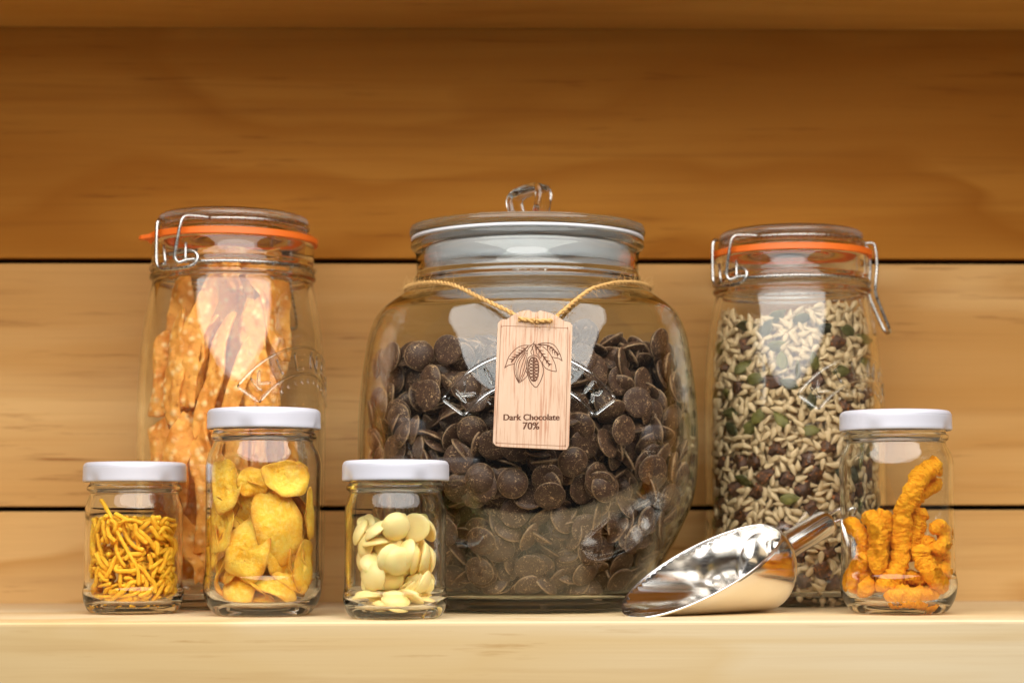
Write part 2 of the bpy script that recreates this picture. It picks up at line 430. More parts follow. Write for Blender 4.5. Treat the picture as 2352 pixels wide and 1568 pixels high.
# raised lettering in glass: strokes of an arched banner wrapped on a jar
LET = {'K': [[(-.35, -.5), (-.35, .5)], [(.38, .5), (-.22, -.02), (.40, -.5)]],
       'I': [[(0, -.5), (0, .5)]],
       'L': [[(-.28, .5), (-.28, -.5), (.34, -.5)]],
       'N': [[(-.38, -.5), (-.38, .5), (.38, -.5), (.38, .5)]],
       'E': [[(.34, .5), (-.30, .5), (-.30, -.5), (.34, -.5)], [(-.30, 0), (.24, 0)]],
       'R': [[(-.33, -.5), (-.33, .5), (.12, .5), (.33, .38), (.33, .12), (.12, 0), (-.33, 0)], [(.05, 0), (.38, -.5)]]}
def banner(parent, rad_at, az, zc, k, rod):
    """az: direction of the banner centre (0 = toward -Y), zc centre of the arc in mm, k scale"""
    def wrap(s, z):
        r = rad_at(z) + rod * 0.68
        a = az + s / rad_at(zc + 50 * k)
        return np.array([math.sin(a) * r, -math.cos(a) * r, z]) * MM
    def rod_(pl, f):
        Q = [wrap(*p) for p in pl]
        NN = []
        for (q, p) in zip(Q, pl):
            n_ = np.array([q[0], q[1], 0.0]); n_ /= np.linalg.norm(n_)
            sl = (rad_at(p[1] + 2) - rad_at(p[1] - 2)) / 4.0; n_[2] = -sl; NN.append(n_ / np.linalg.norm(n_))
        return ridge(Q, NN, rod * f * MM, rod * 0.6 * MM)
    Ro, Ri, half = 63 * k, 46 * k, math.radians(55)
    def arc(R, n=40): return [(R * math.sin(t), zc + R * math.cos(t)) for t in np.linspace(-half, half, n)]
    def dens(pl, n=5):
        out = []
        for (a, b) in zip(pl[:-1], pl[1:]):
            for q in range(n): out.append((a[0] + (b[0] - a[0]) * q / n, a[1] + (b[1] - a[1]) * q / n))
        return out + [pl[-1]]
    strokes = [arc(Ro), arc(Ri)]
    for sg in (-1, 1):
        strokes.append(dens([(sg * Ro * math.sin(half), zc + Ro * math.cos(half)), (sg * Ri * math.sin(half), zc + Ri * math.cos(half))], 10))
    ob = obj('raised_banner', mesh('raised_banner', *join([rod_(s, 0.95) for s in strokes])), M['glass'], parent)
    for i, ch in enumerate('KILNER'):
        t = math.radians(-43 + i * 17.2)
        parts = []
        for s in LET[ch]:
            q = []
            for (u, w) in s:
                u, w = u * 10.5 * k, w * 10.5 * k + 54.5 * k
                q.append((u * math.cos(t) + w * math.sin(t), zc - u * math.sin(t) + w * math.cos(t)))
            parts.append(rod_(dens(q, 5), 1.35))
        obj('raised_letter', mesh('raised_letter', *join(parts)), M['glass'], parent)
    # two small raised lines of script below the banner
    rnd = random.Random(4)
    parts = []
    for i in range(9):
        t = math.radians(-34 + i * 8.5); R = 41 * k
        c0 = (R * math.sin(t), zc + R * math.cos(t))
        pl = [(c0[0] - 1.2 * k, c0[1] + 1.6 * k), (c0[0] + 1.2 * k, c0[1] + 1.7 * k), (c0[0] - 1.0 * k, c0[1]), (c0[0] + 1.2 * k, c0[1] - 1.6 * k)]
        parts.append(rod_(pl, 0.5))
    obj('raised_script', mesh('raised_script', *join(parts)), M['glass'], parent)

def ridge(P, Nrm, hw, ht):
    P = np.array(P); Nrm = np.array(Nrm); T = np.gradient(P, axis=0); T /= np.linalg.norm(T, axis=1)[:, None] + 1e-12
    Sd = np.cross(T, Nrm); Sd /= np.linalg.norm(Sd, axis=1)[:, None] + 1e-12
    V, F = [], []; m = 10; n = len(P)
    for i in range(n):
        e = 0.55 if i in (0, n - 1) else 1.0
        for k_ in range(m):
            a = 2 * math.pi * k_ / m; V.append(P[i] + Sd[i] * math.cos(a) * hw * e + Nrm[i] * math.sin(a) * ht * e)
    for i in range(n - 1):
        for k_ in range(m): F.append((i * m + k_, i * m + (k_ + 1) % m, (i + 1) * m + (k_ + 1) % m, (i + 1) * m + k_))
    F.append(tuple(range(m))); F.append(tuple((n - 1) * m + k_ for k_ in range(m)))
    return V, F

def interp(prof):
    zz = [p[1] for p in prof]; rr = [p[0] for p in prof]
    return lambda z: float(np.interp(z, zz, rr))

# ---- the big jar
BIG = (0.0100, 1.2815)
big = thing('barrel_jar', 'large round glass barrel jar with glass lid, filled with dark chocolate buttons', 'jar', (*BIG, 0))
b_outer = [(0, 1.8), (40, 1.4), (66, 0.6), (71, 1.2), (73.5, 4.5), (76.5, 12), (83, 27), (93, 45), (102, 65), (105.4, 82), (106.2, 105), (105, 133), (101, 164), (98, 175.5), (94.8, 182.5), (90, 188), (80, 195.2), (73.8, 199.2), (71.3, 202.5), (71.6, 204.5), (71.2, 206.5), (70, 208.5), (70, 214), (70.2, 220), (71.2, 223.5), (73.2, 225.2), (73.6, 227), (73.2, 229.2), (71, 229.8)]
b_inner = [(67, 229.6), (66.2, 226), (66, 218), (66, 208), (67, 203.5), (70.5, 198.5), (78, 192), (87, 186), (91.3, 181.5), (94, 175), (96.9, 164), (101, 133), (102.2, 105), (101.4, 82), (98, 66), (89, 46), (79, 28), (73, 15.5), (70.5, 11.5), (66, 9.2), (50, 8.0), (0, 7.4)]
V, F = lathe(glass_profile(b_outer, b_inner, 4), 128)
obj('glass_body', mesh('glass_body', V, F), M['glass_green'], big)
lid_p = [(0, 232.4), (60, 232.2), (71.5, 232.1), (73.6, 232.6), (74.4, 234.2), (74.4, 236.2), (73.6, 237.8), (71.5, 238.5), (50, 239.2), (0, 240)]
V, F = lathe([tuple(p) for p in crom(lid_p, 3)], 128)
blid = obj('glass_lid', mesh('glass_lid', V, F), M['glass_green'], big)
V, F = lathe([(60, 229.95), (72.8, 229.95), (73.3, 230.6), (73.3, 231.4), (72.8, 232.0), (60, 232.0)], 96, closed=True)
obj('lid_gasket', mesh('lid_gasket', V, F), M['silicone'], big)
V, F = lathe([(65.2, 229.8), (65.2, 226), (64.6, 222), (65.2, 219), (64.6, 216), (64.2, 213.5), (62.8, 213.5), (63.2, 216), (63.4, 222), (63.6, 229.8)], 96, closed=True)
obj('lid_seal', mesh('lid_seal', V, F), M['milky'], big)
# glass strap handle on the lid
arch = [(-7.5, 239.5), (-9.5, 247), (-11.8, 256), (-11.0, 260.5), (-7, 263), (0, 265), (7.5, 266.2), (11.2, 265.5), (12.2, 261), (11.2, 253), (9.4, 246), (8.4, 239.5)]
path = [np.array(p) for p in crom(arch, 4)]
V, F = [], []
for i, p in enumerate(path):
    a = path[max(0, i - 1)]; b = path[min(len(path) - 1, i + 1)]
    tx, tz = b - a; L = math.hypot(tx, tz); nx, nz = -tz / L, tx / L
    hw = 7.6 - 0.6 * math.sin(math.pi * i / (len(path) - 1)); th = 2.4
    ring = [(-hw, -th), (-hw + .6, -th - .15), (hw - .6, -th - .15), (hw, -th), (hw + .3, 0), (hw, th), (hw - .6, th + .15), (-hw + .6, th + .15), (-hw, th), (-hw - .3, 0)]
    for (dy, dn) in ring: V.append(((p[0] + nx * dn) * MM, dy * MM, (p[1] + nz * dn) * MM))
m = 10
for i in range(len(path) - 1):
    for q in range(m): F.append((i * m + q, i * m + (q + 1) % m, (i + 1) * m + (q + 1) % m, (i + 1) * m + q))
F.append(tuple(range(m))); F.append(tuple((len(path) - 1) * m + q for q in range(m)))
hd = obj('handle', mesh('handle', V, F), M['glass'], blid)
hd.rotation_euler = (0, 0, math.radians(-33))
hd.location = (0.001, 0, 0.24 * 0.10 + 0.0004); hd.scale = (0.9, 0.9, 0.9)
big_out = interp([tuple(p) for p in crom(b_outer, 4) if 12 < p[1] < 199])
banner(big, big_out, math.radians(0.0), 89.0, 1.0, 0.9)

# ---- clip-top jars
c_outer = [(0, 1.8), (38, 1.2), (47, 0.5), (51, 1.6), (54, 5.5), (56.6, 12), (57.8, 22), (58.2, 45), (58.2, 110), (57.8, 135), (56.4, 160), (54.2, 178), (51.6, 193), (50.2, 200.5), (50.6, 202.5), (51.8, 204), (51.6, 205.8), (50.2, 207), (49.6, 209.5), (50.0, 212), (50.8, 214), (50.6, 217), (50.6, 223), (50.4, 226.2), (49.6, 227)]
c_inner = [(45.2, 226.8), (45, 222), (45.2, 206), (46.6, 198), (48.2, 190), (50.4, 177), (52.4, 159.5), (53.6, 135), (54, 110), (54, 45), (53.6, 24), (52, 14), (48.5, 9.5), (40, 7.4), (0, 6.6)]
c_out = interp([tuple(p) for p in crom(c_outer, 3) if 12 < p[1] < 200])
def clip_jar(label, x, y, latch, banner_az, tab, tilt, hinge_turn=math.pi, size=1.0):
    t = thing('clip_top_jar', label, 'jar', (x, y, 0))
    V, F = lathe(glass_profile(c_outer, c_inner, 3), 96)
    obj('glass_body', mesh('glass_body', V, F), M['glass'], t)
    top = obj('glass_lid', mesh('glass_lid', *lathe([tuple(p) for p in crom([(0, 238.5), (25, 238), (37, 236.2), (40.5, 231), (43, 229.6), (49, 229.5), (50.2, 230), (50.2, 231.8), (47.5, 233), (46.2, 234), (45.2, 235.5), (45.4, 237.2), (46.6, 238.4), (46.8, 241), (45.6, 243), (42.5, 244.2), (38, 244.0), (30, 242.6), (0, 242.6)], 3)], 96)), M['glass'], t)
    V, F = lathe([(45.5, 227.05), (52.0, 226.1), (52.9, 226.6), (52.9, 230.0), (52.0, 230.6), (50.35, 230.6), (50.3, 229.45), (45.5, 229.45)], 96, closed=True)
    parts = [(V, F)]
    if tab is not None:
        a = tab; pl = []
        ca, sa = math.sin(a), -math.cos(a)
        Vt, Ft = [], []
        outl = [(51.5, -9), (55, -6), (58.0, -3.2), (59, 0), (58.0, 3.2), (55, 6), (51.5, 9)]
        for zz in (226.9, 229.3):
            for (r, s) in outl: Vt.append(((ca * r - sa * s) * MM, (sa * r + ca * s) * MM, (zz - 0.10 * (r - 51)) * MM))
        nn = len(outl)
        Ft = [tuple(range(nn)), tuple(range(nn, 2 * nn))] + [(q, (q + 1) % nn, nn + (q + 1) % nn, nn + q) for q in range(nn)]
        parts.append((Vt, Ft))
    gk = obj('rubber_gasket', mesh('rubber_gasket', *join(parts), smooth=False), M['orange'], t)
    for o in (top, gk):
        o.rotation_euler = (0, tilt, 0); o.location = (-math.sin(tilt) * 0.23, 0, 0)
    # wire in a frame at the latch: tangent, height, outward
    e_n = np.array([math.sin(latch), -math.cos(latch), 0]); e_t = np.array([math.cos(latch), math.sin(latch), 0])
    def P(s, z, n, base=50.5): return (e_n * (math.sqrt(max(base * base - s * s, 0)) + n) + e_t * s + np.array([0, 0, z])) * MM
    wr = 1.05 * MM
    def ringpts(R, z, a0, a1, n=60): return [np.array([math.sin(a) * R, -math.cos(a) * R, z]) * MM for a in np.linspace(a0, a1, n)]
    neck = ringpts(51.2, 209.6, latch + 0.20, latch + 2 * math.pi - 0.26, 90)
    obj('neck_wire', mesh('neck_wire', *tube(neck, wr, 10)), M['wire'], t)
    lidw = ringpts(46.9, 236.3, latch + 0.36, latch + 2 * math.pi - 0.40, 80)
    obj('lid_wire', mesh('lid_wire', *tube(lidw, wr * .95, 10)), M['wire'], t)
    armL = [P(-19, 236.4, -4.0), P(-16, 237, 1.5), P(-14.6, 236.2, 5.0), P(-14.6, 232, 6.4), P(-14.8, 214, 6.6), P(-13.6, 208.5, 6.3), P(-10, 205.8, 5.6), P(-2, 205.2, 5.0), P(9, 205.8, 4.2), P(13.6, 207.6, 3.8), P(15.2, 211, 3.4), P(13.6, 214.6, 3.0), P(8, 216, 2.6), P(-6, 214.6, 2.6)]
    armR = [P(17, 236.5, -4.2), P(11, 237.2, 1.0), P(7.6, 236.2, 5.6), P(5.8, 230, 7.0), P(3.0, 216, 7.4), P(2.6, 211.4, 7.2), P(4.4, 208.8, 6.0), P(8, 210.2, 3.6), P(12.5, 210.6, 2.0)]
    obj('latch_arm', mesh('latch_arm', *tube(crom(armL, 5), wr, 10)), M['wire'], t)
    obj('latch_arm', mesh('latch_arm', *tube(crom(armR, 5), wr, 10)), M['wire'], t)
    for s in (-9.6, 7.0):
        obj('latch_pin', mesh('latch_pin', *tube([P(s + .6, 208.5, 3.2), P(s, 212, 3.2), P(s - 1.6 * (1 if s < 0 else 0), 221, 3.0)], wr * .8, 8)), M['wire'], t)
    # hinge loop opposite the latch
    h = latch + hinge_turn
    hn = np.array([math.sin(h), -math.cos(h), 0]); ht = np.array([math.cos(h), math.sin(h), 0])
    def Q(s, z, n): return (hn * (50.5 + n) + ht * s + np.array([0, 0, z])) * MM
    hinge = [Q(-9, 236, -3), Q(-9, 235, 3), Q(-9, 222, 4.5), Q(-9, 210, 3.5), Q(-8.5, 203, 3.6), Q(-8, 196, 6), Q(-7, 184, 11), Q(-5, 178.5, 13.5), Q(0, 178, 13.7), Q(5, 178.5, 13.5), Q(7, 184, 11), Q(8, 196, 6), Q(8.5, 203, 3.6), Q(9, 210, 3.5), Q(9, 222, 4.5), Q(9, 235, 3), Q(9, 236, -3)]
    obj('hinge_wire', mesh('hinge_wire', *tube(crom(hinge, 5), wr, 10)), M['wire'], t)
    banner(t, c_out, banner_az, 99.0, 0.95, 0.75)
    t.scale = (size, size, size)
    return t
LCL = (-0.1800, 1.3140); RCL = (0.1846, 1.3405); LS = 1.03
clip_jar('clip top glass jar with orange seal, packed with folded fried crackers', *LCL, math.radians(-32), math.radians(60), math.radians(-72), math.radians(0.9), size=LS)
clip_jar('clip top glass jar with orange seal, filled with mixed seeds and dried fruit', *RCL, math.radians(-56), math.radians(44), None, 0.0, math.radians(150))

# ------------------------------------------------------------------ packing of round buttons
def button_mesh(name, R, h, seg=20):
    prof = [(0, -h * .48), (R * .6, -h * .50), (R * .93, -h * .48), (R, -h * .36), (R * .985, -h * .24), (R * .84, h * .08), (R * .6, h * .36), (R * .32, h * .49), (0, h * .52)]
    V, F = lathe(prof, seg)
    wear = []
    for (x, y, z) in V:
        r = math.hypot(x, y) / (R * MM)
        wear.append(1.0 if r > 0.96 else 0.0)
    return V, F, wear
def with_wear(me, w):
    at = me.attributes.new('wear', 'FLOAT', 'POINT'); at.data.foreach_set('value', w)

def relax(c, Rm, loc, rad, bound, iters, reach):
    n = len(c); S_ = len(loc)
    for it in range(iters):
        if it % 4 == 0:
            d2 = ((c[:, None, :] - c[None, :, :]) ** 2).sum(-1)
            I, J = np.where(np.triu(d2 < (reach + 2) ** 2, 1))
        off = np.einsum('nij,sj->nsi', Rm, loc)
        Pn = c[:, None, :] + off
        d = Pn[I][:, :, None, :] - Pn[J][:, None, :, :]
        dist = np.sqrt((d ** 2).sum(-1)) + 1e-9
        ov = np.maximum(rad[:, None] + rad[None, :] - dist, 0)
        push = d * (ov / dist * 0.5)[..., None]
        Fi = push.sum(2); Fj = -push.sum(1)
        cnt = (ov > 0).sum((1, 2)).astype(float)
        dx = np.zeros((n, 3)); tq = np.zeros((n, 3)); nc = np.zeros(n)
        ti = np.cross(off[I], Fi).sum(1); tj = np.cross(off[J], Fj).sum(1)
        fi = Fi.sum(1); fj = Fj.sum(1)
        for a in range(3):
            dx[:, a] = np.bincount(I, fi[:, a], n) + np.bincount(J, fj[:, a], n)
            tq[:, a] = np.bincount(I, ti[:, a], n) + np.bincount(J, tj[:, a], n)
        nc = np.bincount(I, cnt, n) + np.bincount(J, cnt, n)
        bp = bound(Pn, rad)
        dx += bp.sum(1) * 1.5; tq += np.cross(off, bp).sum(1) * 1.5
        nc += (np.abs(bp).sum(-1) > 0).sum(1)
        k_ = 1.6 / np.maximum(nc, 1.0)[:, None]
        c = c + dx * k_
        w = tq * k_ / 30.0
        th = np.linalg.norm(w, axis=1)[:, None]; w = np.where(th > 0.25, w / th * 0.25, w)
        Rm = Rm + np.cross(w[:, :, None], Rm, axisa=1, axisb=1, axisc=1)
        x = Rm[:, :, 2]; x /= np.linalg.norm(x, axis=1)[:, None]
        y = Rm[:, :, 1] - x * (Rm[:, :, 1] * x).sum(1)[:, None]; y /= np.linalg.norm(y, axis=1)[:, None]
        Rm = np.stack([np.cross(y, x), y, x], axis=2)
    return c, Rm

def frames(nrm, rng):
    z = nrm / np.linalg.norm(nrm, axis=1)[:, None]
    r = rng.normal(size=z.shape); y = r - z * (r * z).sum(1)[:, None]; y /= np.linalg.norm(y, axis=1)[:, None]
    return np.stack([np.cross(y, z), y, z], axis=2)
def disc_spheres(R, h):
    rr = h * 0.46; ring = R - rr * 0.85
    loc = [(0, 0, 0)] + [(ring * math.cos(a), ring * math.sin(a), -h * .1) for a in np.linspace(0, 2 * math.pi, 9)[:-1]]
    return np.array(loc), np.array([rr * 1.05] + [rr * 0.9] * 8)
def mat4(c, Rm, base):
    m = Matrix(((Rm[0, 0], Rm[0, 1], Rm[0, 2], base[0] + c[0] * MM), (Rm[1, 0], Rm[1, 1], Rm[1, 2], base[1] + c[1] * MM), (Rm[2, 0], Rm[2, 1], Rm[2, 2], c[2] * MM), (0, 0, 0, 1)))
    return m
def stuff_mesh(name, items, V, F, wear=None, scales=None):
    """one mesh of many copies of (V,F) at (centre mm, rotation)"""
    V = np.array(V); nv = len(V)
    allV = []; allF = []; allw = []
    F4 = [list(f) for f in F]
    for i, (c, R) in enumerate(items):
        s = scales[i] if scales is not None else 1.0
        allV.append((V * s) @ R.T + np.array(c) * MM)
        o = i * nv
        allF.extend([[q + o for q in f] for f in F4])
        if wear is not None: allw.extend(wear)
    me = mesh(name, np.concatenate(allV).tolist(), allF, fix=False)
    if wear is not None: with_wear(me, allw)
    return me

# ---- dark chocolate buttons
rng = np.random.default_rng(11)
bi = [p for p in b_inner if p[1] < 200][::-1]
bz = np.array([p[1] for p in bi]); br = np.array([p[0] for p in bi])
bz_u, ui = np.unique(bz, return_index=True); br_u = br[ui]
def heap(ax):   # heap height by azimuth (0 = toward camera, + to the right)
    return 166 + 12 * np.exp(-((ax - 0.75) / 0.35) ** 2) + 3 * np.sin(3.1 * ax + 0.7) - 6 * np.exp(-((ax + 1.5) / 0.5) ** 2)
def big_bound(P, rad):
    rho = np.hypot(P[..., 0], P[..., 1]); z = P[..., 2]
    Rin = np.interp(z, bz_u, br_u) - 0.5
    out = np.zeros_like(P)
    e = np.minimum(Rin - rad - rho, 0) / np.maximum(rho, 1e-6)
    e2 = np.maximum((Rin - 31) - rho, 0) / np.maximum(rho, 1e-6) * 0.6
    out[..., 0] = P[..., 0] * (e + e2); out[..., 1] = P[..., 1] * (e + e2)
    az = np.arctan2(P[..., 0], -P[..., 1])
    out[..., 2] = np.maximum(9.0 + rad - z, 0) + np.minimum(heap(az) - rad - z, 0)
    return out
NB = 1290
az = rng.uniform(-math.pi, math.pi, NB); zc = rng.uniform(12, 165, NB)
Ri = np.interp(zc, bz_u, br_u) - 3.2
dep = rng.uniform(0, 27, NB) ** 1.0
rr = Ri - dep
c = np.stack([np.sin(az) * rr, -np.cos(az) * rr, zc], 1)
radial = np.stack([np.sin(az), -np.cos(az), -0.15 + 0.004 * (zc - 100)], 1)
flat_ = rng.uniform(size=NB) < np.where(dep < 9, 0.84, 0.25)
nrm = np.where(flat_[:, None], radial * rng.choice([-1, 1], NB, p=[0.58, 0.42])[:, None] + rng.normal(size=(NB, 3)) * 0.22, rng.normal(size=(NB, 3)) * np.array([1, 1, 1.3]))
Rm = frames(nrm, rng)
loc, rad = disc_spheres(9.1, 4.5)
c, Rm = relax(c, Rm, loc, rad, big_bound, 95, 19)
V, F, wear = button_mesh('dark_button', 9.1, 4.5)
me_b = mesh('chocolate_button', V, F, fix=True); with_wear(me_b, wear)
rho = np.hypot(c[:, 0], c[:, 1]); gap = np.interp(c[:, 2], bz_u, br_u) - rho
az = np.arctan2(c[:, 0], -c[:, 1])
score = gap + 3.0 * np.maximum(np.abs(az) - 1.2, 0) * 20 + np.where((np.abs(c[:, 0] - 2) < 17) & (c[:, 2] > 98), 40, 0) + np.where((np.abs(c[:, 0] + 76) < 24) & (c[:, 2] < 82), 40, 0)
order = np.argsort(score)
for i in order[:300]:
    o = obj('chocolate_button', me_b, M['choc'], label='dark chocolate button in the heap inside the large barrel jar', cat='chocolate', group='dark chocolate buttons in the barrel jar')
    o.matrix_world = mat4(c[i], Rm[i], BIG)
core = []
for q in range(900):
    zq = rng.uniform(14, 160); rq = (np.interp(zq, bz_u, br_u) - 34) * math.sqrt(rng.uniform(0.15, 1)); aq = rng.uniform(0, 2 * math.pi)
    core.append((np.array([math.sin(aq) * rq, -math.cos(aq) * rq, zq]), frames(rng.normal(size=(1, 3)), rng)[0]))
obj('chocolate_button_heap', stuff_mesh('chocolate_button_heap', [(c[i], Rm[i]) for i in order[300:]] + core, V, F, wear), M['choc'], loc=(*BIG, 0), label='deeper dark chocolate buttons filling the large barrel jar', cat='chocolate', kind='stuff')

# ---- white chocolate buttons
rng = np.random.default_rng(5)
def white_bound(P, rad):
    rho = np.hypot(P[..., 0], P[..., 1]); z = P[..., 2]
    Rin = np.interp(z, [5, 8, 11, 14], [21, 24.5, 26.2, 26.2])
    out = np.zeros_like(P)
    e = np.minimum(Rin - rad - rho, 0) / np.maximum(rho, 1e-6)
    out[..., 0] = P[..., 0] * e; out[..., 1] = P[..., 1] * e
    out[..., 2] = np.maximum(5.6 + rad - z, 0) + np.minimum(60 - rad - z, 0)
    return out
NW = 74
a = rng.uniform(-math.pi, math.pi, NW); r_ = 20 * np.sqrt(rng.uniform(0.05, 1, NW)); zc = rng.uniform(8, 56, NW)
c = np.stack([np.sin(a) * r_, -np.cos(a) * r_, zc], 1)
nrm = np.where((zc < 14)[:, None], np.array([0, 0, 1.0]) + rng.normal(size=(NW, 3)) * 0.25, np.stack([np.sin(a), -np.cos(a), 0 * a], 1) * 0.9 + rng.normal(size=(NW, 3)) * 0.5)
Rm = frames(nrm, rng)
loc, rad = disc_spheres(8.3, 4.5)
c, Rm = relax(c, Rm, loc, rad, white_bound, 160, 17)
V, F, wear = button_mesh('white_button', 8.3, 4.5, 24)
me_w = mesh('white_chocolate_button', V, F)
for i in range(NW):
    o = obj('white_chocolate_button', me_w, M['white_choc'], label='pale white chocolate button inside the short lidded jar', cat='chocolate', group='white chocolate buttons in the short jar')
    o.matrix_world = mat4(c[i] * 0.985, Rm[i], WCH)

# ------------------------------------------------------------------ seed mix
rng = np.random.default_rng(23)
def seed_mesh(L, Wd, T, point, seg=8, rings=7):
    V, F = [], []
    V.append((-L / 2 * MM, 0, 0))
    for i in range(1, rings):
        t = i / rings; x = -L / 2 + L * t
        w = math.sin(math.pi * t ** point) ** (0.62 if t < 0.45 else 1.0)
        for k_ in range(seg):
            a = 2 * math.pi * k_ / seg
            V.append((x * MM, math.cos(a) * Wd / 2 * w * MM, math.sin(a) * T / 2 * w ** 0.7 * MM))
    V.append((L / 2 * MM, 0, 0)); e = len(V) - 1
    for k_ in range(seg):
        F.append((0, 1 + (k_ + 1) % seg, 1 + k_)); F.append((e, e - seg + k_, e - seg + (k_ + 1) % seg))
    for i in range(rings - 2):
        for k_ in range(seg):
            a = 1 + i * seg + k_; b = 1 + i * seg + (k_ + 1) % seg
            F.append((a, b, b + seg, a + seg))
    return V, F
SV, SF = seed_mesh(8.9, 3.9, 2.4, 0.66, 10, 9)
PV, PF = seed_mesh(14.0, 8.0, 2.6, 0.85, 12, 8)
me_s = mesh('sunflower_kernel', SV, SF)
me_p = mesh('pumpkin_seed', PV, PF)
def p_wear(V): return [1.0 if abs(z) < 0.35 * MM else 0.0 for (x, y, z) in V]
with_wear(me_p, p_wear(PV))
def chunk_mesh(seed):
    bm = bmesh.new(); bmesh.ops.create_cube(bm, size=1)
    bmesh.ops.bevel(bm, geom=bm.edges[:], offset=0.12, segments=1, affect='EDGES')
    bmesh.ops.subdivide_edges(bm, edges=bm.edges[:], cuts=2, use_grid_fill=True)
    r = random.Random(seed); sx, sy, sz = (r.uniform(8, 12), r.uniform(7, 10), r.uniform(7, 11))
    for v in bm.verts:
        p = Vector((v.co.x * sx, v.co.y * sy, v.co.z * sz))
        p += noise.noise_vector(p * 0.35 + Vector((seed * 7.1, 0, 0))) * 1.3
        v.co = p * MM
    me = bpy.data.meshes.new('dried_fruit_chunk'); bm.to_mesh(me); bm.free()
    me.polygons.foreach_set('use_smooth', [True] * len(me.polygons))
    return me
chunks = [chunk_mesh(i) for i in range(5)]
ci = [p for p in c_inner if p[1] < 200][::-1]
cz = np.array([p[1] for p in ci]); cr = np.array([p[0] for p in ci]); cz, ui = np.unique(cz, return_index=True); cr = cr[ui]
TOPS = 188.0
def cyl(az, z, depth):
    r = float(np.interp(z, cz, cr)) - depth
    return np.array([math.sin(az) * r, -math.cos(az) * r, z])
def on_wall_frame(az, spin, tilt):
    n = np.array([math.sin(az), -math.cos(az), 0]); t = np.array([math.cos(az), math.sin(az), 0]); u = np.array([0, 0, 1.0])
    x = math.cos(spin) * t + math.sin(spin) * u
    x = x * math.cos(tilt) + n * math.sin(tilt); x /= np.linalg.norm(x)
    z = n - x * (n @ x); z /= np.linalg.norm(z)
    return np.stack([x, np.cross(z, x), z], 1)
def roll(R, a):
    c_, s_ = math.cos(a), math.sin(a)
    return R @ np.array([[1, 0, 0], [0, c_, -s_], [0, s_, c_]])
taken = []   # (az*52, z, radius, depth)
def free(s, z, r, lay):
    for (a, b, q, l_) in taken:
        if l_ == lay and (a - s) ** 2 + (b - z) ** 2 < (r + q) ** 2: return False
    return True
n_ch = n_pu = 0
fruit, pump = [], []
for tr in range(4000):
    if len(fruit) >= 76: break
    s = rng.uniform(-120, 120); z = 12 + (TOPS - 24) * rng.uniform(0, 1) ** 1.35
    if rng.uniform() < 0.6: s = rng.uniform(-75, 10); z = rng.uniform(12, 95)
    if not free(s, z, 5.6, 0): continue
    taken.append((s, z, 5.2, 0)); fruit.append((s / 52, z))
for tr in range(6000):
    if len(pump) >= 100: break
    s = rng.uniform(-130, 130); z = rng.uniform(11, TOPS - 2)
    if not free(s, z, 4.9, 0): continue
    taken.append((s, z, 4.2, 0)); pump.append((s / 52, z))
for (a, z) in fruit:
    o = obj('dried_fruit_chunk', chunks[int(rng.integers(5))], M['fruit'], label='dark brown dried fruit chunk among the seeds in the clip jar', cat='dried fruit', group='dried fruit chunks in the seed jar')
    Rr = frames(rng.normal(size=(1, 3)), rng)[0]
    p = cyl(a, z, 6.2 + rng.uniform(0, 1.5)); o.matrix_world = mat4(p, Rr, RCL)
for (a, z) in pump:
    o = obj('pumpkin_seed', me_p, M['pumpkin'], label='flat green pumpkin seed in the seed mix of the clip jar', cat='seed', group='pumpkin seeds in the seed jar')
    Rr = roll(on_wall_frame(a, rng.uniform(0, math.pi), rng.normal() * 0.18), rng.choice([0, 0, 0.3, -0.4, 0.5, 1.2]))
    p = cyl(a, z, 2.4 + rng.uniform(0, 1.2)); o.matrix_world = mat4(p, Rr, RCL)
# kernels: a close layer against the glass, then deeper layers
grid = {}
def sp_ok(s, z, r, lay):
    gx, gz = int(s // 5), int(z // 5)
    for i in (-1, 0, 1):
        for j in (-1, 0, 1):
            for (a, b) in grid.get((lay, gx + i, gz + j), ()):
                if (a - s) ** 2 + (b - z) ** 2 < r * r: return False
    grid.setdefault((lay, gx, gz), []).append((s, z)); return True
kern = []
for lay, (mind, tries, span) in enumerate(((4.2, 20000, 163), (3.9, 14000, 140), (3.9, 8000, 110))):
    for tr in range(tries):
        s = rng.uniform(-span, span); z = rng.uniform(8.5, TOPS + 5 * math.sin(s * .05) - lay)
        if lay == 0 and not free(s, z, 1.4, 0): continue
        if not sp_ok(s, z, mind, lay): continue
        Rr = roll(on_wall_frame(s / 52, rng.uniform(0, 2 * math.pi), rng.normal() * 0.16), rng.normal() * 0.45)
        kern.append((cyl(s / 52, z, 2.1 + lay * 3.3 + rng.uniform(0, 1.3)), Rr, abs(s) + lay * 500 + (300 if (z < 75 and s > 0) else 0)))
kern.sort(key=lambda q: q[2])
kscale = rng.uniform(0.85, 1.1, len(kern))
for i, (p, Rr, q) in enumerate(kern[:300]):
    o = obj('sunflower_kernel', me_s, M['sunflower'], label='cream sunflower kernel in the seed mix of the clip jar', cat='seed', group='sunflower kernels in the seed jar')
    o.matrix_world = mat4(p, Rr, RCL) @ Matrix.Scale(float(kscale[i]), 4)
obj('sunflower_kernel_fill', stuff_mesh('sunflower_kernel_fill', [(p, Rr) for (p, Rr, q) in kern[300:]], SV, SF, None, kscale[300:]), M['sunflower'], loc=(*RCL, 0), label='cream sunflower kernels filling the rest of the seed jar', cat='seed', kind='stuff')

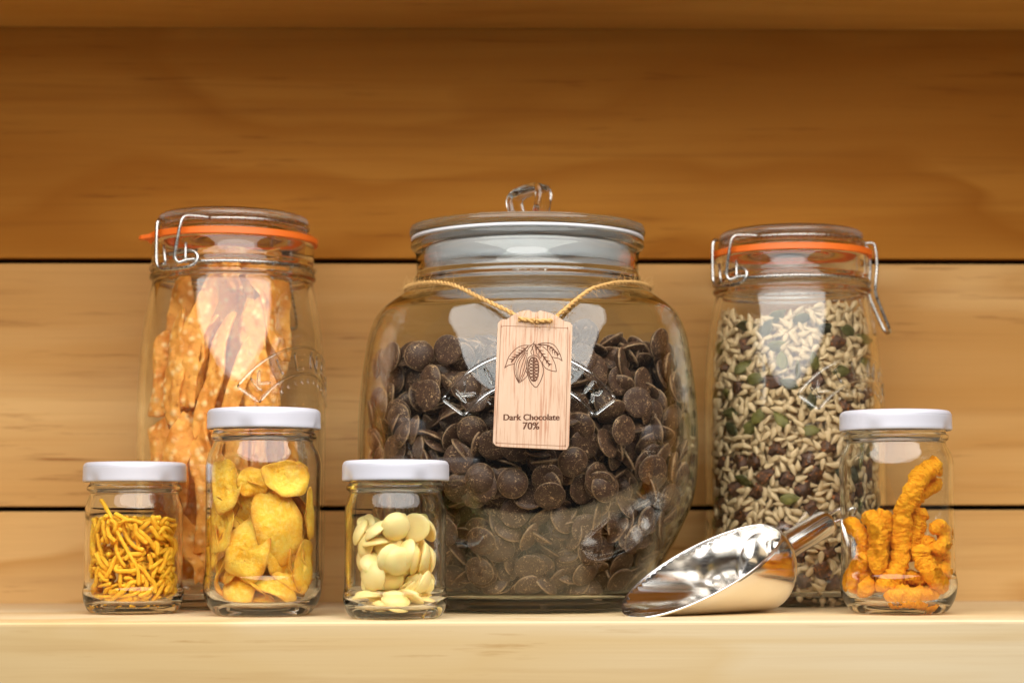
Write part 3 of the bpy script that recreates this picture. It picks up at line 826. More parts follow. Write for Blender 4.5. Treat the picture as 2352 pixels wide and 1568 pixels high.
# ------------------------------------------------------------------ fried noodles
rng = np.random.default_rng(8)
NP, RN = 13, 1.36
fixed = [[(240, 720), (290, 780), (340, 870), (375, 960), (430, 1060), (490, 1150), (520, 1220), (525, 1300)],
         [(190, 850), (215, 950), (230, 1060), (235, 1170), (255, 1260)],
         [(590, 830), (600, 910), (650, 930), (680, 970), (640, 1000), (600, 960), (590, 900)],
         [(340, 820), (420, 850), (470, 900), (540, 960), (600, 1010), (620, 1060)],
         [(130, 1330), (230, 1310), (320, 1290)], [(210, 1390), (350, 1375), (480, 1360), (560, 1340)],
         [(280, 900), (300, 960), (350, 1000)], [(470, 880), (500, 960), (560, 1010)], [(400, 1180), (390, 1240), (400, 1330)], [(560, 1090), (600, 1160), (590, 1230)]]
chains = []
for fx in fixed:
    q = [np.array([(x - 425) * 0.0862, -22.5 + 0.0 * x, (1500 - y) * 0.0862]) for (x, y) in fx]
    pts = crom(q, 6); idx = np.linspace(0, len(pts) - 1, NP).round().astype(int)
    ch = np.array([pts[i] for i in idx])
    lim = 24.4
    ch[:, 0] = np.clip(ch[:, 0], -lim, lim); ch[:, 1] = -np.sqrt(np.maximum(lim ** 2 - ch[:, 0] ** 2, 4))
    chains.append(ch)
while len(chains) < 190:
    L = rng.uniform(18, 46); a = rng.uniform(-2.0, 2.0) if rng.uniform() < 0.75 else rng.uniform(-math.pi, math.pi); r0 = rng.uniform(12, 25)
    z0 = 6 + 47 * rng.uniform() ** 0.9
    p = np.array([math.sin(a) * r0, -math.cos(a) * r0, z0]); d = rng.normal(size=3); d[2] *= 1.1 if z0 > 16 else 0.3; d /= np.linalg.norm(d)
    curl = rng.normal(size=3) * 0.33; ch = [p.copy()]
    for q in range(NP - 1):
        d = d + np.cross(curl, d) * 0.45 + rng.normal(size=3) * 0.06; d /= np.linalg.norm(d); p = p + d * L / NP
        rho = math.hypot(p[0], p[1])
        if rho > 24.6: p[:2] *= 24.6 / rho
        p[2] = min(max(p[2], 6.8), 55 + 2 * rng.uniform()); ch.append(p.copy())
    chains.append(np.array(ch))
X = np.array(chains); nC = len(X); own = np.repeat(np.arange(nC), NP); seglen = np.linalg.norm(np.diff(X, axis=1), axis=2)
for it in range(24):
    Pf = X.reshape(-1, 3)
    d2 = (Pf ** 2).sum(1)[:, None] + (Pf ** 2).sum(1)[None] - 2 * Pf @ Pf.T
    I, J = np.where((d2 < (2 * RN) ** 2) & (own[:, None] < own[None, :]))
    d = Pf[I] - Pf[J]; ds = np.linalg.norm(d, axis=1) + 1e-6
    pu = d * ((2 * RN - ds) / ds * 0.3)[:, None]
    for a in range(3): Pf[:, a] += np.bincount(I, pu[:, a], len(Pf)) - np.bincount(J, pu[:, a], len(Pf))
    X = Pf.reshape(nC, NP, 3)
    X[:, 1:-1] = X[:, 1:-1] * 0.8 + 0.1 * (X[:, 2:] + X[:, :-2])
    rho = np.hypot(X[..., 0], X[..., 1]); Rl = np.interp(X[..., 2], [6, 9, 12], [20.5, 23.5, 25.0]); s = np.minimum(1, Rl / np.maximum(rho, 1e-6))
    X[..., 0] *= s; X[..., 1] *= s; X[..., 2] = np.maximum(X[..., 2], 6.8)
for i in range(nC):
    ph = rng.uniform(0, 10); rb = RN * rng.uniform(0.85, 1.1)
    pts = crom(X[i], 2)
    rads = [rb * MM * (1 + 0.12 * noise.noise(Vector((q * 0.55, ph, 0)))) for q in range(len(pts))]
    rf = lambda k_, a: 1 + 0.10 * noise.noise(Vector((k_ * 0.8, math.cos(a) * 1.5 + ph, math.sin(a) * 1.5)))
    V, F = tube([p * MM for p in pts], rads, 8, rfun=rf)
    obj('fried_noodle', mesh('fried_noodle', V, F), M['noodle'], loc=(*SEV, 0), label='long fried noodle poking up above the others in the short jar' if i == 0 else 'thin crunchy yellow fried noodle in the tangle of the short jar', cat='snack', group='fried noodles in the short jar')

# ------------------------------------------------------------------ potato chips
rng = np.random.default_rng(17)
def chip_mesh(a, b, bend, saddle, seed):
    V, F = [], []
    nr, ns = 7, 30
    V.append((0, 0, 0))
    for i in range(1, nr + 1):
        for k_ in range(ns):
            t = 2 * math.pi * k_ / ns; q = i / nr
            e = 1 + 0.24 * noise.noise(Vector((math.cos(t) * 1.3 + seed * 3.1, math.sin(t) * 1.3, 0.0))) + 0.025 * noise.noise(Vector((math.cos(t) * 6 + seed, math.sin(t) * 6, 2)))
            x, y = a * q * math.cos(t) * e, b * q * math.sin(t) * e
            z = bend * (y / b) ** 2 * b * 0.5 + saddle * (x / a) ** 2 * a * 0.5 + 2.4 * noise.noise(Vector((x * 0.10 + seed, y * 0.10, seed * 1.7))) + 1.0 * noise.noise(Vector((x * 0.33, y * 0.33 + seed, 0))) + 3.2 * q ** 4 * noise.noise(Vector((math.cos(t) * 1.6 + seed * 2, math.sin(t) * 1.6, 5.0)))
            V.append((x * MM, y * MM, z * MM))
    wear = [0.0] + [i / nr for i in range(1, nr + 1) for k_ in range(ns)]
    for k_ in range(ns): F.append((0, 1 + k_, 1 + (k_ + 1) % ns))
    for i in range(nr - 1):
        for k_ in range(ns):
            p, q = 1 + i * ns + k_, 1 + i * ns + (k_ + 1) % ns
            F.append((p, p + ns, q + ns, q))
    me = mesh('potato_chip', V, F); with_wear(me, wear); return me
# x, z (mm in the jar), half sizes, azimuth of facing, elevation of facing, in-plane spin, distance toward the camera from the axis
chips = [(-19, 73, 12, 15, -35, 15, 0.3, 17), (-6, 71, 14, 15, -8, 10, 0.1, 17), (-3, 77, 8.5, 8, 5, -5, 0, 24), (16, 77, 15, 10, 28, 20, -0.1, 20),
         (12.5, 52, 12.5, 23, 20, 2, 0.12, 26), (-5, 38, 13, 17, -12, 4, -0.15, 26.5), (-20, 51, 12, 16, -55, 10, 0.2, 15), (24, 29, 9, 14, 62, 5, -0.3, 15),
         (-24, 22, 5, 15, -80, 0, 0.1, 12), (-1, 11, 17, 9, 0, 68, 0.1, 14), (13, 14.5, 17, 4.5, 14, 30, -0.52, 24), (20, 19, 12, 4, 30, 20, -0.4, 19),
         (-12, 18, 10, 12, -30, 35, 0.4, 19), (26, 58, 5, 14, 80, 0, 0.1, 10), (-3, 60, 17, 16, 10, 30, 0.3, 4), (8, 40, 16, 18, -40, 5, 0, 6), (-14, 36, 14, 17, -60, 8, 0.2, 10),
         (5, 68, 14, 12, 190, 10, 0, -12), (-14, 50, 14, 16, 215, 0, 0.3, -14), (16, 42, 14, 17, 150, 5, 0, -14), (2, 26, 18, 14, 180, 20, 0.2, -15), (-16, 66, 12, 14, -110, 5, 0.2, -4), (20, 62, 12, 13, 110, 5, 0.2, -3), (10, 25, 14, 12, 5, 45, 0.4, 8), (-24, 40, 6, 12, -72, 5, 0.1, 13)]
rc = np.random.default_rng(77)
for q in range(20):
    aa = rc.uniform(-110, 110); zq = rc.uniform(12, 80); rq = rc.uniform(8, 20)
    chips.append((math.sin(math.radians(aa)) * rq, zq, rc.uniform(11, 17), rc.uniform(11, 17), aa + rc.normal() * 25, rc.normal() * 18, rc.uniform(-1, 1), math.cos(math.radians(aa)) * rq))
def inside(V3, Rlim, z_lo):
    for v in V3:
        r = math.hypot(v[0], v[1])
        lim = np.interp(v[2], [6, 10, 16], [Rlim - 6.5, Rlim - 2.5, Rlim])
        if r > lim: v[0] *= lim / r; v[1] *= lim / r
        if v[2] < z_lo: v[2] = z_lo + (v[2] - z_lo) * 0.1
for i, (x, z, a, b, faz, fel, spin, dep) in enumerate(chips):
    a *= 1.13; b *= 1.13
    me = chip_mesh(a, b, rng.choice([-1.0, -0.7, 0.6, 1.0]), rng.choice([-0.5, 0.3, 0.6]), i + 1)
    A, E_ = math.radians(faz), math.radians(fel)
    n = np.array([math.sin(A) * math.cos(E_), -math.cos(A) * math.cos(E_), math.sin(E_)])
    u = np.array([0, 0, 1.0]) - n * n[2]; u /= np.linalg.norm(u); r = np.cross(u, n)
    Xv = math.cos(spin) * r + math.sin(spin) * u; Yv = np.cross(n, Xv)
    R3 = np.stack([Xv, Yv, n], 1)
    co = np.array([v.co for v in me.vertices]) @ R3.T / MM + np.array([x, -dep, z])
    inside(co, 29.8, 7.4)
    me.vertices.foreach_set('co', (co * MM).ravel()); me.update()
    o = obj('potato_chip', me, M['chip'], loc=(*CHIP, 0), label='curled golden potato chip inside the tall lidded jar', cat='snack', group='potato chips in the tall jar')
    sm = o.modifiers.new('thickness', 'SOLIDIFY'); sm.thickness = 0.8 * MM; sm.offset = 0
    sb = o.modifiers.new('smooth', 'SUBSURF'); sb.levels = 1; sb.render_levels = 1

# ------------------------------------------------------------------ corn puff sticks
sticks = [([(1010, 125), (940, 150), (850, 205), (780, 300), (715, 430), (665, 560), (650, 800), (625, 1000), (560, 1130), (430, 1250)], 68, 17),
          ([(985, 235), (990, 300), (920, 345), (830, 400), (770, 520), (740, 640)], 50, 8),
          ([(330, 565), (385, 640), (420, 760), (425, 930), (430, 1120)], 62, 20), ([(205, 620), (250, 690), (310, 770), (350, 880), (360, 980)], 52, 12),
          ([(430, 580), (520, 610), (555, 720), (520, 830), (530, 980), (540, 1100)], 60, 7), ([(870, 530), (830, 600), (800, 720), (770, 830), (750, 980)], 62, 10),
          ([(920, 720), (1010, 680), (1055, 760), (1010, 860), (920, 900)], 50, 15), ([(815, 860), (825, 960), (870, 1080), (960, 1190), (1085, 1290)], 66, 21),
          ([(930, 1090), (1030, 1090), (1110, 1060)], 52, 14), ([(490, 1320), (620, 1300), (760, 1310), (960, 1315)], 68, 21.5),
          ([(320, 930), (290, 1010), (245, 1110), (240, 1220), (235, 1290)], 54, 15), ([(350, 1180), (335, 1280), (340, 1370)], 60, 17),
          ([(960, 960), (1060, 930), (1075, 1020), (1000, 1060)], 46, 8), ([(560, 900), (640, 1080), (760, 1200), (860, 1260)], 56, 3),
          ([(460, 1010), (480, 1130), (600, 1210), (740, 1230)], 56, 8), ([(300, 700), (420, 860), (560, 960), (720, 1000)], 58, -8),
          ([(700, 700), (820, 860), (960, 1010), (1000, 1200)], 58, -10), ([(350, 1300), (560, 1250), (800, 1270), (980, 1250)], 58, -8),
          ([(880, 780), (930, 880), (960, 1000), (900, 1120)], 56, 11), ([(300, 850), (350, 960), (330, 1090), (400, 1200)], 56, 7), ([(600, 1180), (720, 1150), (860, 1180)], 54, 14), ([(1080, 1080), (1100, 1180), (1040, 1260)], 54, 8), ([(660, 700), (600, 800), (560, 900)], 56, -2)]
for i, (pl, r, dep) in enumerate(sticks):
    q = []
    for j, (x, y) in enumerate(pl):
        X_ = (x - 661) * 0.0638; Z_ = (1479 - y) * 0.0638
        d = dep * (1 - 0.12 * math.sin(j * 1.3 + i))
        lim = 30.6 - r * 0.0638 if Z_ > 14 else 27.0 - r * 0.0638
        X_ = max(-lim, min(lim, X_)); mxd = math.sqrt(max(lim * lim - X_ * X_, 0))
        d = max(-mxd, min(mxd, d)); q.append((X_, -d, max(Z_, 6.2 + r * 0.0638)))
    pts = crom(q, 9)
    n = len(pts); rad = []
    for j in range(n):
        e = min(j, n - 1 - j); cap = min(1.0, 0.55 + 0.16 * e)
        rad.append(r * 0.0638 * MM * 1.24 * cap * (1 + 0.13 * noise.noise(Vector((j * 0.16, i * 5.0, 0)))))
    cl = [np.array(p) * MM for p in crom(pts, 3)]
    V, F = tube(cl, list(np.interp(np.linspace(0, n - 1, len(cl)), range(n), rad)), 32)
    for q in range(len(cl) * 32):
        d_ = V[q] - cl[q // 32]; pv = Vector(V[q]) * 1000 + Vector((i * 9.7, 0, 0))
        g = 1 + 0.26 * noise.noise(pv * 0.22) + 0.16 * noise.noise(pv * 0.5) + 0.13 * noise.noise(pv * 1.0) + 0.10 * noise.noise(pv * 1.9)
        V[q] = cl[q // 32] + d_ * g
    obj('corn_puff_stick', mesh('corn_puff_stick', V, F), M['puff'], loc=(*PUF, 0), label='longest corn puff stick, rising above the rest in its jar' if i == 0 else 'knobbly orange corn puff stick in the low heap of the tall jar', cat='snack', group='corn puff sticks in the tall jar')

# ------------------------------------------------------------------ folded fried crackers
rng = np.random.default_rng(31)
def cracker_mesh(pl, wid, roll_r, opening, turn, seed):
    """sheet rolled to an open gutter along pl (mm); opening = half arc angle; turn = direction the gutter opens (rad, at start,end)"""
    pts = np.array(crom(pl, 9)); n = len(pts)
    T = np.gradient(pts, axis=0); T /= np.linalg.norm(T, axis=1)[:, None]
    nv = 17; V, F = [], []
    for i in range(n):
        t = i / (n - 1)
        ref = np.array([0, -1.0, 0.0]); ref = ref - T[i] * (ref @ T[i]); ref /= np.linalg.norm(ref); sid = np.cross(T[i], ref)
        tw = turn[0] + (turn[1] - turn[0]) * t
        for j in range(nv):
            s = j / (nv - 1) * 2 - 1
            ang = tw + 0.35 * math.sin(t * 5 + seed) + s * opening * (0.85 + 0.3 * noise.noise(Vector((t * 2.2, seed, 0))))
            rr_ = roll_r * (1 + 0.30 * noise.noise(Vector((t * 4.5 + seed, s * 0.8, 1.0))) + (0.55 * abs(s) ** 2)) * (1 - 0.35 * abs(2 * t - 1) ** 3)
            rr_ *= wid
            p = pts[i] + rr_ * (math.cos(ang) * ref + math.sin(ang) * sid)
            p = p + T[i] * (2.6 * noise.noise(Vector((s * 2.2, seed * 1.3, 4.0 + t)))) * (1 if i in (0, 1, n - 1, n - 2) else 0.3)
            b = noise.cell(Vector((t * 9 + seed, s * 3, 0)))
            p = p + (math.cos(ang) * ref + math.sin(ang) * sid) * (0.9 * max(0, noise.noise(Vector((p[0] * .28, p[1] * .28 + seed, p[2] * .28)))) * 2.2)
            V.append(p)
    for i in range(n - 1):
        for j in range(nv - 1): F.append((i * nv + j, i * nv + j + 1, (i + 1) * nv + j + 1, (i + 1) * nv + j))
    return V, F
# path of each piece (x, toward camera, z), roll radius, half arc, turn
Pz = lambda x, d, z: (x, -d, z)
crk = []
def strip(x0, d0, z0, x1, d1, z1, r, op, t0, t1, bow=3.0):
    xm, dm, zm = (x0 + x1) / 2 + bow * math.sin(z0), (d0 + d1) / 2 + 3, (z0 + z1) / 2
    r *= 0.88; t0 *= 1.7; t1 *= 1.7; op *= 1.12
    crk.append(([Pz(x0, d0, z0), Pz(lerp_(x0, xm, .55) + 2.2 * math.cos(x0 * 3.1), lerp_(d0, dm, .6), lerp_(z0, zm, .5)), Pz(xm, dm, zm), Pz(lerp_(x1, xm, .55) + 2.2 * math.sin(x0 * 2.3), lerp_(d1, dm, .6), lerp_(z1, zm, .5)), Pz(x1, d1, z1)], r, op, (t0, t1)))
lerp_ = lambda a, b, t: a + (b - a) * t
# upper tier in front: strips standing up, leaning together toward their lower ends
for q in [(-37, 18, 168, -39, 24, 117, 7.0, 1.15, -0.7, 0.4), (-23, 28, 182, -28, 33, 110, 5.6, 1.25, 0.9, 0.0), (-12, 26, 206, -19, 36, 122, 5.8, 1.0, -0.8, 0.5),
          (-1, 31, 176, -13, 38, 126, 5.2, 0.95, 1.0, 1.3), (7, 33, 178, -15, 39, 103, 5.4, 1.0, 0.8, -0.3), (14, 32, 165, -4, 40, 104, 5.2, 1.0, -0.7, 0.4),
          (16, 24, 206, 33, 28, 148, 7.6, 1.05, -0.2, -0.9), (19, 27, 188, 28, 33, 108, 7.2, 1.05, 0.5, -0.5), (20, 26, 166, 15, 34, 110, 5.6, 1.1, 0.8, -0.2),
          (-2, 20, 210, 14, 25, 192, 6.0, 1.0, 0.4, 0.8), (-24, 4, 220, 30, 8, 222, 6.5, 1.3, 1.4, 1.0)]: strip(*q)
# behind them
for q in [(-30, -8, 212, -30, 2, 120, 7.5, 1.3, 0.4, -0.4), (-12, -10, 214, -8, 2, 116, 8.0, 1.4, -0.4, 0.5), (8, -12, 212, 6, 2, 116, 8.0, 1.4, 0.5, -0.3), (27, -10, 205, 29, 0, 116, 8.0, 1.3, -0.2, 0.4),
          (-18, -20, 200, -22, -18, 116, 9.5, 1.5, 2.4, 2.8), (14, -24, 200, 18, -24, 116, 9.5, 1.5, 3.4, 3.0)]: strip(*q)
# lower tier
for q in [(-37, 22, 114, -40, 24, 62, 7.6, 1.2, 0.6, -0.5), (-24, 31, 118, -23, 38, 58, 7.8, 1.15, -0.6, 0.6), (-7, 36, 114, -12, 40, 34, 7.8, 1.1, 0.6, -0.5), (9, 36, 112, 6, 40, 40, 7.4, 1.2, -0.5, 0.5),
          (25, 31, 110, 22, 36, 30, 7.6, 1.2, 0.5, -0.4), (38, 18, 106, 38, 22, 40, 7.0, 1.2, -0.5, 0.2), (-38, 20, 62, -30, 28, 14, 7.0, 1.2, -0.5, 0.5), (-24, 34, 60, -14, 38, 16, 7.2, 1.15, 0.5, -0.6),
          (-12, 37, 38, 6, 40, 15, 6.6, 1.1, 0.2, 0.7), (10, 38, 48, 16, 38, 14, 6.8, 1.2, -0.5, 0.3), (36, 20, 46, 28, 28, 14, 6.6, 1.2, 0.3, -0.4),
          (-28, 2, 116, -28, 6, 16, 8.5, 1.4, 0.4, -0.4), (-8, 4, 116, -8, 8, 16, 8.5, 1.4, -0.4, 0.4), (12, 4, 116, 12, 8, 16, 8.5, 1.4, 0.4, -0.4), (30, 6, 112, 30, 10, 16, 8.0, 1.4, 0.2, 0.4),
          (-16, -22, 116, -18, -22, 16, 10, 1.5, 2.6, 3.2), (16, -24, 114, 18, -24, 16, 10, 1.5, 3.2, 2.8)]: strip(*q)
cz2, cr2 = cz, cr
for i, (pl, rr_, op, tn) in enumerate(crk):
    V, F = cracker_mesh(pl, 1.0, rr_, op, tn, i * 2.37 + 1.0)
    co = np.array(V)
    zcl = np.clip(co[:, 2], 8.6, 224); rho = np.hypot(co[:, 0], co[:, 1])
    lim = np.where(zcl < 199, np.interp(zcl, cz2, cr2), np.interp(zcl, [199, 206], [46.5, 45])) - 2.4
    s = np.minimum(1, lim / np.maximum(rho, 1e-6)); co[:, 0] *= s; co[:, 1] *= s; co[:, 2] = zcl
    o = obj('folded_cracker', mesh('folded_cracker', (co * MM * LS).tolist(), F, fix=False), M['cracker'], loc=(*LCL, 0), label='blistered folded fried cracker strip inside the clip top jar', cat='snack', group='fried crackers in the clip jar')
    sm = o.modifiers.new('thickness', 'SOLIDIFY'); sm.thickness = 2.3 * MM; sm.offset = 0
    sb = o.modifiers.new('smooth', 'SUBSURF'); sb.levels = 1; sb.render_levels = 1

# crumbs fallen from the crackers: stuck to the glass and lying on the jar floor
cb = bmesh.new(); bmesh.ops.create_icosphere(cb, subdivisions=1, radius=1.0 * MM)
for v in cb.verts: v.co *= 1 + 0.45 * noise.noise(v.co * 900)
me_c = bpy.data.meshes.new('cracker_crumb'); cb.to_mesh(me_c); cb.free()
for q in range(34):
    if q < 12: aq = rng.uniform(0.55, 1.1); zq = rng.uniform(120, 180); pq = cyl(aq, zq, 0.9); sq = rng.uniform(0.35, 0.8)
    else: aq = rng.uniform(-1.2, 1.2); pq = np.array([math.sin(aq) * 38, -math.cos(aq) * 38, 0]) * rng.uniform(0.75, 1.12); pq[2] = 10.2 + rng.uniform(0, 1.0); sq = rng.uniform(0.8, 2.1)
    o = obj('cracker_crumb', me_c, M['cracker'], label='crumb stuck to the glass beside the folded crackers' if q < 12 else 'crumb on the jar floor under the folded crackers', cat='crumb', group='crumbs stuck to the cracker jar' if q < 12 else 'crumbs on the cracker jar floor')
    o.location = (LCL[0] + pq[0] * MM * LS, LCL[1] + pq[1] * MM * LS, pq[2] * MM * LS); o.scale = (sq, sq * 0.8, sq * 0.6); o.rotation_euler = (rng.uniform(0, 1), 0, rng.uniform(0, 6))

# ------------------------------------------------------------------ steel scoop
RB, LB, DM = 27.0, 98.0, 14.0
sc_ob = thing('steel_scoop', 'polished steel scoop lying on the shelf with its mouth open', 'scoop', (0.150, 1.2360, 0.0))
prof = []
for t_ in np.linspace(0, 1, 12):
    a = t_ * math.pi / 2
    prof.append((RB * math.sin(a) ** 0.75, -DM * math.cos(a)))
for x in np.linspace(0, LB + 8, 26)[1:]: prof.append((RB * (1 + 0.0006 * x), x))
V, F = lathe(prof, 72)
V = [(z, x, y + RB * MM) for (x, y, z) in V]          # axis along +X, resting on z = 0
bm = bmesh.new(); me = mesh('bowl', V, F); bm.from_mesh(me)
p_tip = Vector((LB, 0, 1.0)) * MM; p_top = Vector((-3, 0, 2 * RB - 1.5)) * MM
nrm_ = (p_top - p_tip).cross(Vector((0, 1, 0))); nrm_ = nrm_ if nrm_.z > 0 else -nrm_
bmesh.ops.bisect_plane(bm, geom=bm.verts[:] + bm.edges[:] + bm.faces[:], plane_co=p_tip, plane_no=nrm_.normalized(), clear_outer=True)
bmesh.ops.remove_doubles(bm, verts=bm.verts[:], dist=0.00002)
rim = [v.co.copy() for v in bm.verts if v.is_boundary]
bm.to_mesh(me); bm.free()
me.polygons.foreach_set('use_smooth', [True] * len(me.polygons))
tilt_m = Matrix.Rotation(math.radians(9), 4, 'X')
bowl = obj('bowl', me, M['steel'], sc_ob)
s_ = bowl.modifiers.new('sheet', 'SOLIDIFY'); s_.thickness = 0.9 * MM; s_.offset = -1
cen = sum(rim, Vector()) / len(rim)
ex = (p_tip - p_top).normalized(); ey = Vector((0, 1, 0))
rim.sort(key=lambda p: math.atan2((p - cen).dot(ey), (p - cen).dot(ex)))
rp = np.array([tuple(p) for p in rim]); rp = np.concatenate([rp, rp[:1]])
cu_ = np.concatenate([[0], np.cumsum(np.linalg.norm(np.diff(rp, axis=0), axis=1))])
rim_r = np.stack([np.interp(np.linspace(0, cu_[-1], 121)[:-1], cu_, rp[:, a_]) for a_ in range(3)], 1)
for q in range(3): rim_r = 0.5 * rim_r + 0.25 * (np.roll(rim_r, 1, 0) + np.roll(rim_r, -1, 0))
obj('rim', mesh('rim', *tube([tuple(p) for p in rim_r], 0.8 * MM, 10, closed=True)), M['steel'], sc_ob)
ha = math.radians(27)
h0 = np.array([-DM + 5, 0, 36.0]); hd_ = np.array([-math.cos(ha), 0, math.sin(ha)])
hp = [h0 + hd_ * q for q in (0, 3, 6, 12, 20, 30, 38, 43, 45.5, 46.6)]
V, F = tube([p * MM for p in hp], [r * MM for r in (9.6, 9.0, 8.6, 8.5, 8.5, 8.5, 8.5, 8.4, 7.7, 5.6)], 32)
obj('handle', mesh('handle', V, F), M['steel'], sc_ob)
lp = [h0 + hd_ * q + np.array([0, w, 0]) for (q, w) in ((44, -2.5), (51, -5), (58, -5.5), (63, -3), (64.5, 0), (63, 3), (58, 5.5), (51, 5), (44, 2.5))]
obj('hanging_loop', mesh('hanging_loop', *tube([p * MM for p in crom(lp, 4)], 1.1 * MM, 10)), M['steel'], sc_ob)
# the scoop leans a little toward the front
sc_ob.matrix_world = Matrix.Translation((0.1500, 1.2340, 0.0008)) @ Matrix.Rotation(math.radians(216), 4, 'Z') @ Matrix.Translation((0, 0, RB * MM * 0.955)) @ Matrix.Rotation(math.radians(-16), 4, 'X') @ Matrix.Scale(0.955, 4) @ Matrix.Translation((0, 0, -RB * MM))

# ------------------------------------------------------------------ wooden tag
TK = 0.0544
def tg(zx, zy):
    x, y = zx - 468, -(zy - 790); a = math.radians(1.85)
    return ((x * math.cos(a) + y * math.sin(a)) * TK, (-x * math.sin(a) + y * math.cos(a)) * TK)
tag = thing('wooden_tag', 'pale wooden hanging tag engraved with cocoa pods and Dark Chocolate 70%', 'tag')
def curve_mesh(name, outlines, depth, bevel=0.0):
    cu = bpy.data.curves.new(name, 'CURVE'); cu.dimensions = '2D'; cu.fill_mode = 'BOTH'; cu.extrude = depth; cu.bevel_depth = bevel
    for ol in outlines:
        sp = cu.splines.new('POLY'); sp.points.add(len(ol) - 1); sp.use_cyclic_u = True
        for p, (x, y) in zip(sp.points, ol): p.co = (x * MM, y * MM, 0, 1)
    o = bpy.data.objects.new(name, cu); COL.objects.link(o)
    dg = bpy.context.evaluated_depsgraph_get()
    me = bpy.data.meshes.new_from_object(o.evaluated_get(dg))
    bpy.data.objects.remove(o); return me
ol = crom([(92, 1420), (96, 1470), (112, 1498), (150, 1516), (300, 1517), (600, 1512), (838, 1508), (872, 1494), (888, 1455), (886, 1400), (868, 800), (852, 240), (845, 190), (822, 162), (780, 155), (735, 135), (690, 106), (620, 78), (560, 62), (500, 54), (488, 66), (465, 73), (440, 75), (415, 73), (400, 66), (388, 56), (330, 66), (270, 88), (215, 122), (165, 165), (125, 172), (90, 185), (68, 222), (66, 270), (78, 800)], 3, closed=True)
def ell(cx, cy, rx, ry, n=18): return [tg(cx + rx * math.cos(2 * math.pi * q / n), cy + ry * math.sin(2 * math.pi * q / n)) for q in range(n)]
me = curve_mesh('plate', [[tg(*p) for p in ol], ell(296, 161, 22, 28), ell(614, 158, 22, 28)], 1.3 * MM, 0.0001)
for v in me.vertices: v.co = Vector((v.co.x, -v.co.z, v.co.y))
me.materials.clear(); me.materials.append(M['tag']); me.materials.append(M['tag_edge'])
for p in me.polygons: p.material_index = 0 if abs(p.normal.y) > 0.6 else 1
obj('plate', me, None, tag)
def ribbon(pl, w, yy, taper=False):
    P = np.array([tg(*p) for p in pl]); T = np.gradient(P, axis=0); T /= np.linalg.norm(T, axis=1)[:, None] + 1e-9
    Nn = np.stack([-T[:, 1], T[:, 0]], 1); V, F = [], []; n = len(P)
    for i in range(n):
        ww = w * (1 if not taper else 1 - 0.75 * i / (n - 1))
        for s in (-1, 1): V.append(((P[i, 0] + s * Nn[i, 0] * ww / 2) * MM, yy * MM, (P[i, 1] + s * Nn[i, 1] * ww / 2) * MM))
    for i in range(n - 1): F.append((2 * i, 2 * i + 1, 2 * i + 3, 2 * i + 2))
    return V, F
FY = -1.47
bd_ = [(130, 240), (450, 230), (770, 223), (796, 232), (808, 262), (830, 850), (852, 1435), (846, 1460), (825, 1472), (500, 1478), (160, 1483), (134, 1474), (124, 1448), (112, 860), (100, 285), (106, 254), (130, 240)]
obj('engraved_border', mesh('engraved_border', *ribbon([tuple(p) for p in crom(bd_, 4)], 0.30, FY), smooth=False, fix=False), M['burn_light'], tag)
draw = []
def st_(pl, w=0.40, n=4, taper=False): draw.append(ribbon([tuple(p) for p in crom(pl, n)], w, FY - 0.004 * (len(draw) % 7), taper))
st_([(460, 385), (452, 408), (430, 428), (405, 432), (350, 436), (290, 462), (240, 512), (200, 572), (180, 640), (166, 688)])
st_([(166, 688), (195, 662), (230, 648), (266, 638)])
st_([(400, 440), (350, 490), (300, 540), (260, 580), (232, 625)], 0.7)
for q in range(6):
    t_ = q / 5; bx, by = 372 - 130 * t_, 470 + 120 * t_
    st_([(bx, by), (bx - 50 + 10 * t_, by - 8 + 6 * t_)], 0.75, 2, True); st_([(bx, by), (bx - 8 - 6 * t_, by + 44 - 10 * t_)], 0.6, 2, True)
st_([(462, 415), (540, 430), (610, 480), (660, 550), (695, 620), (712, 692)]); st_([(712, 692), (650, 684), (600, 664), (570, 630), (556, 590)])
st_([(470, 425), (520, 480), (580, 560), (640, 630)], 0.8)
for q in range(6):
    t_ = q / 5; bx, by = 490 + 140 * t_, 445 + 170 * t_
    st_([(bx, by), (bx + 46 - 14 * t_, by - 2 + 6 * t_)], 0.8, 2, True); st_([(bx, by), (bx - 4, by + 52 - 18 * t_)], 0.75, 2, True)
st_([(500, 412), (560, 396), (640, 398), (690, 430), (735, 500), (766, 576)]); st_([(766, 576), (730, 552), (690, 546), (650, 540)]); st_([(505, 414), (590, 418), (650, 440), (690, 480), (720, 520)], 0.6)
for q in range(5):
    t_ = q / 4; bx, by = 600 + 105 * t_, 428 + 70 * t_
    st_([(bx, by), (bx + 40, by + 2 + 8 * t_)], 0.7, 2, True); st_([(bx, by), (bx + 8, by + 48 - 8 * t_)], 0.65, 2, True)
st_([(455, 408), (420, 440), (395, 480), (380, 498)]); st_([(460, 410), (440, 470), (430, 500), (445, 530)]); st_([(465, 412), (480, 470), (500, 520), (540, 560)]); st_([(440, 440), (455, 490), (462, 530)])
st_([(400, 497), (370, 492), (310, 545), (270, 625), (266, 700), (290, 780), (324, 838)]); st_([(324, 838), (370, 800), (404, 760), (408, 735), (388, 705)])
for pl in ([(378, 505), (325, 600), (306, 690), (318, 828)], [(388, 506), (352, 620), (332, 720), (322, 830)], [(398, 508), (380, 620), (360, 720), (326, 828)], [(404, 560), (398, 640), (386, 705), (345, 815)], [(366, 508), (300, 600), (285, 690), (310, 815)]): st_(pl, 0.36)
st_([(450, 536), (500, 542), (545, 600), (574, 680), (562, 770), (515, 868), (470, 846), (430, 790), (404, 700), (394, 625), (408, 566), (450, 536)], 0.45)
